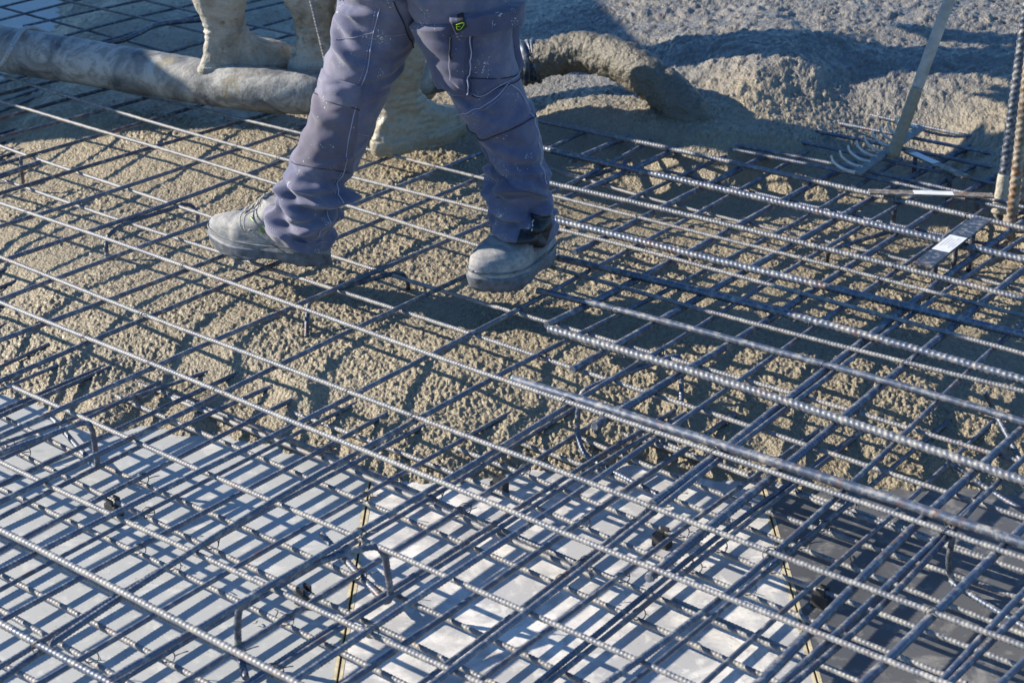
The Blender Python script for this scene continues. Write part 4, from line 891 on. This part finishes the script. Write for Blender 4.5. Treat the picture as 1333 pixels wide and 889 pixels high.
# shoes
SH = [(.020, .004, .296, .0475), (.034, .002, .300, .0505), (.050, .004, .298, .0500), (.064, .008, .296, .0495), (.076, .011, .288, .0475), (.087, .013, .262, .0445), (.098, .014, .222, .0410), (.109, .015, .190, .0395), (.123, .016, .168, .0400), (.142, .018, .155, .0405)]
SO = [(.000, .010, .286, .0440), (.006, .004, .294, .0490), (.020, .002, .301, .0515), (.032, .003, .304, .0530), (.037, .008, .298, .0500)]
def shoe(heel, az, pitch, seed, scale, wide=1.0):
    def bend(V):                                        # toe spring and raised arch
        t = V[..., 0]/.30; V = V.copy(); V[..., 2] += .016*np.clip((t-.68)/.32, 0, 1)**2*np.clip(1.2-V[..., 2]/.09, 0, 1)
        V[..., 1] *= wide; return V*scale
    U = bend(slices(SH, 72)); U = grid_displace(U, lambda p: .0022*fbm(p, 30, 3, seed)+.0013*fbm(p, 95, 2, seed+2)-.0035*np.exp(-((p[:, 0]/scale-.225-.15*(.085-p[:, 2]/scale))/.006)**2)*(p[:, 2] > .05)-.002*np.exp(-((p[:, 0]/scale-.185)/.006)**2)*(p[:, 2] > .05))
    W = lambda L: place(L, heel, az, pitch)-PW
    sh = link("shoe", grid("shoe", W(U)), SHOE, pw)
    S0 = bend(slices(SO, 72)); t = S0[..., 0]/(.30*scale)
    S0[..., 2] += np.where(S0[..., 2] < .012, .016*np.exp(-((t-.42)/.11)**2), 0)
    S0 = grid_displace(S0, lambda p: .0012*fbm(p, 60, 2, seed)+.0016*np.sign(np.sin(p[:, 0]*420))*(p[:, 2] < .012))
    link("sole", grid("sole", W(S0)), RUBBER, sh)
    tube("welt", W(np.array([[.15*scale+.152*scale*math.cos(a), .0515*wide*scale*math.sin(a)*(1-.12*math.cos(a+2.6)), .046*scale+.014*max(0, math.cos(a))**3] for a in np.linspace(0, 2*math.pi, 60)])), .0022, RUBBER, sh, 6)
    return sh, W, bend
def surfz(U, x, y):                                     # top of shoe above local (x, y)
    d = (U[..., 0]-x)**2+(U[..., 1]-y)**2; k = np.argsort(d.ravel())[:14]; return U.reshape(-1, 3)[k][:, 2].max()
def laces(sh, W, bend, seed):
    U = bend(slices(SH, 72)); rows = [.200, .183, .167, .154]
    for k, x in enumerate(rows):
        for sgn in (-1, 1):
            pts = [np.array([x-.006*(abs(v)*2)+sgn*.004*v*30, v, 0]) for v in np.linspace(-.024, .024, 9)]
            pts = np.array([[p[0], p[1], surfz(U, p[0], p[1])+.003] for p in pts])
            tube("lace", W(pts), .0020, LACE, sh, 6)
dl = P(279, 322, .17)-P(428, 343, .17); dl[2] = 0
shl, WL_, bl_ = shoe(P(431, 345, .168), az_of(dl), 0.0, 3.0, 1.0)
laces(shl, WL_, bl_, 1)
for sy, kx in ((.030, .014), (.038, .0)):               # bow loops of the lace, hanging to the side
    L = spline(np.array([[.165, sy*.6, .118], [.175, sy+.02, .112], [.172, sy+.032, .088], [.160, sy+.022, .075], [.152, sy+.006, .092], [.160, sy*.7, .115]])+np.array([kx, 0, 0]), 50)
    tube("lace", WL_(L), .0017, LACE, shl, 6)
for k in range(3):
    tube("green_stripe", WL_(np.array([[.172-.016*k, .040, .104+.004*k], [.156-.016*k, .0435, .088], [.140-.016*k, .0475, .072]])), .0016, GREEN, shl, 6)
dr = P(630, 372, .17)-P(711, 325, .17); dr[2] = 0
shr, WR_, br_ = shoe(P(714, 332, .170), az_of(dr), -.0, 8.0, 1.0, 1.2)
laces(shr, WR_, br_, 2)
for k in range(3):
    tube("green_stripe", WR_(np.array([[.118-.010*k, .0455, .098], [.112-.010*k, .0475, .086], [.100-.010*k, .0478, .082]])), .0012, GREEN, shr, 6)
hipw = np.array([Q(567, -110, YH)[0], YH, Q(567, -110, YH)[2]])
figure(pw, WL_(np.array([.07, 0, .11]))+PW, WR_(np.array([.07, 0, .11]))+PW, hipw, np.array([-.93, -.35, 0]), .12, PANTS, JACKET, legs=False,
       joints=[VR[-40].mean(0), VR[95].mean(0), VR[12].mean(0)-[0, 0, .02], VL[-40].mean(0), VL[100].mean(0), VL[12].mean(0)-[0, 0, .02]])

# ------------------------------------------------------------------ upright panels added outside the frame to shade the pile and behind the hose
WD = mat_flat("yellow shade panel board", (.42, .31, .10), .6, var=.2, scale=8)
wd = np.array([-.18, .98, 0]); wn = np.array([.98, .18, 0])
def shade_panel(loc, half, h, label):
    wt = empty("shade_panel", loc); tag(wt, label, "shade panel")
    o = link("board", raw_mesh("board", *box_arrays((0, 0, h/2), wd*half, wn*.014, (0, 0, h/2)), smooth=False), WD, wt); bevel(o, .003)
    for k in range(5):
        link("panel_rib", raw_mesh("panel_rib", *box_arrays(wd*half*(-.93+.465*k)-wn*.06+np.array([0, 0, h/2-.01]), wd*.03, wn*.044, (0, 0, h/2-.02)), smooth=False), PLYEDGE, wt)
    for k in (-1, 1):
        tube("prop", np.linspace(wd*half*.4*k-wn*.11+np.array([0, 0, h*.9]), wd*half*.4*k-wn*.9, 8), .025, STEEL_RUST, wt, 10)
shade_panel((-3.45, 6.42, 0), 1.4, 1.4, "lower unseen yellow panel added to shade the ground behind the hose")
shade_panel((-2.95, 6.72, 0), .95, 1.85, "taller unseen yellow panel added to shade the concrete pile")

p5 = empty("person", P(440, 68, .13)); tag(p5, "person behind the hose in muddy boots, close behind the one standing on it", "person")
g1, g2 = P(421, 93, .125), P(452, 82, .125); dd = np.array([1., .15, 0])
rubber_boot(p5, g1, az_of(dd), BOOTM, 15., .007); rubber_boot(p5, g2, az_of(dd), BOOTM, 16., .006)
figure(p5, bc(g2, dd, .1), bc(g1, dd, .1), (g1+g2)/2+np.array([.08, 0, .88]), dd, .2, PANTS_B, JACKET)
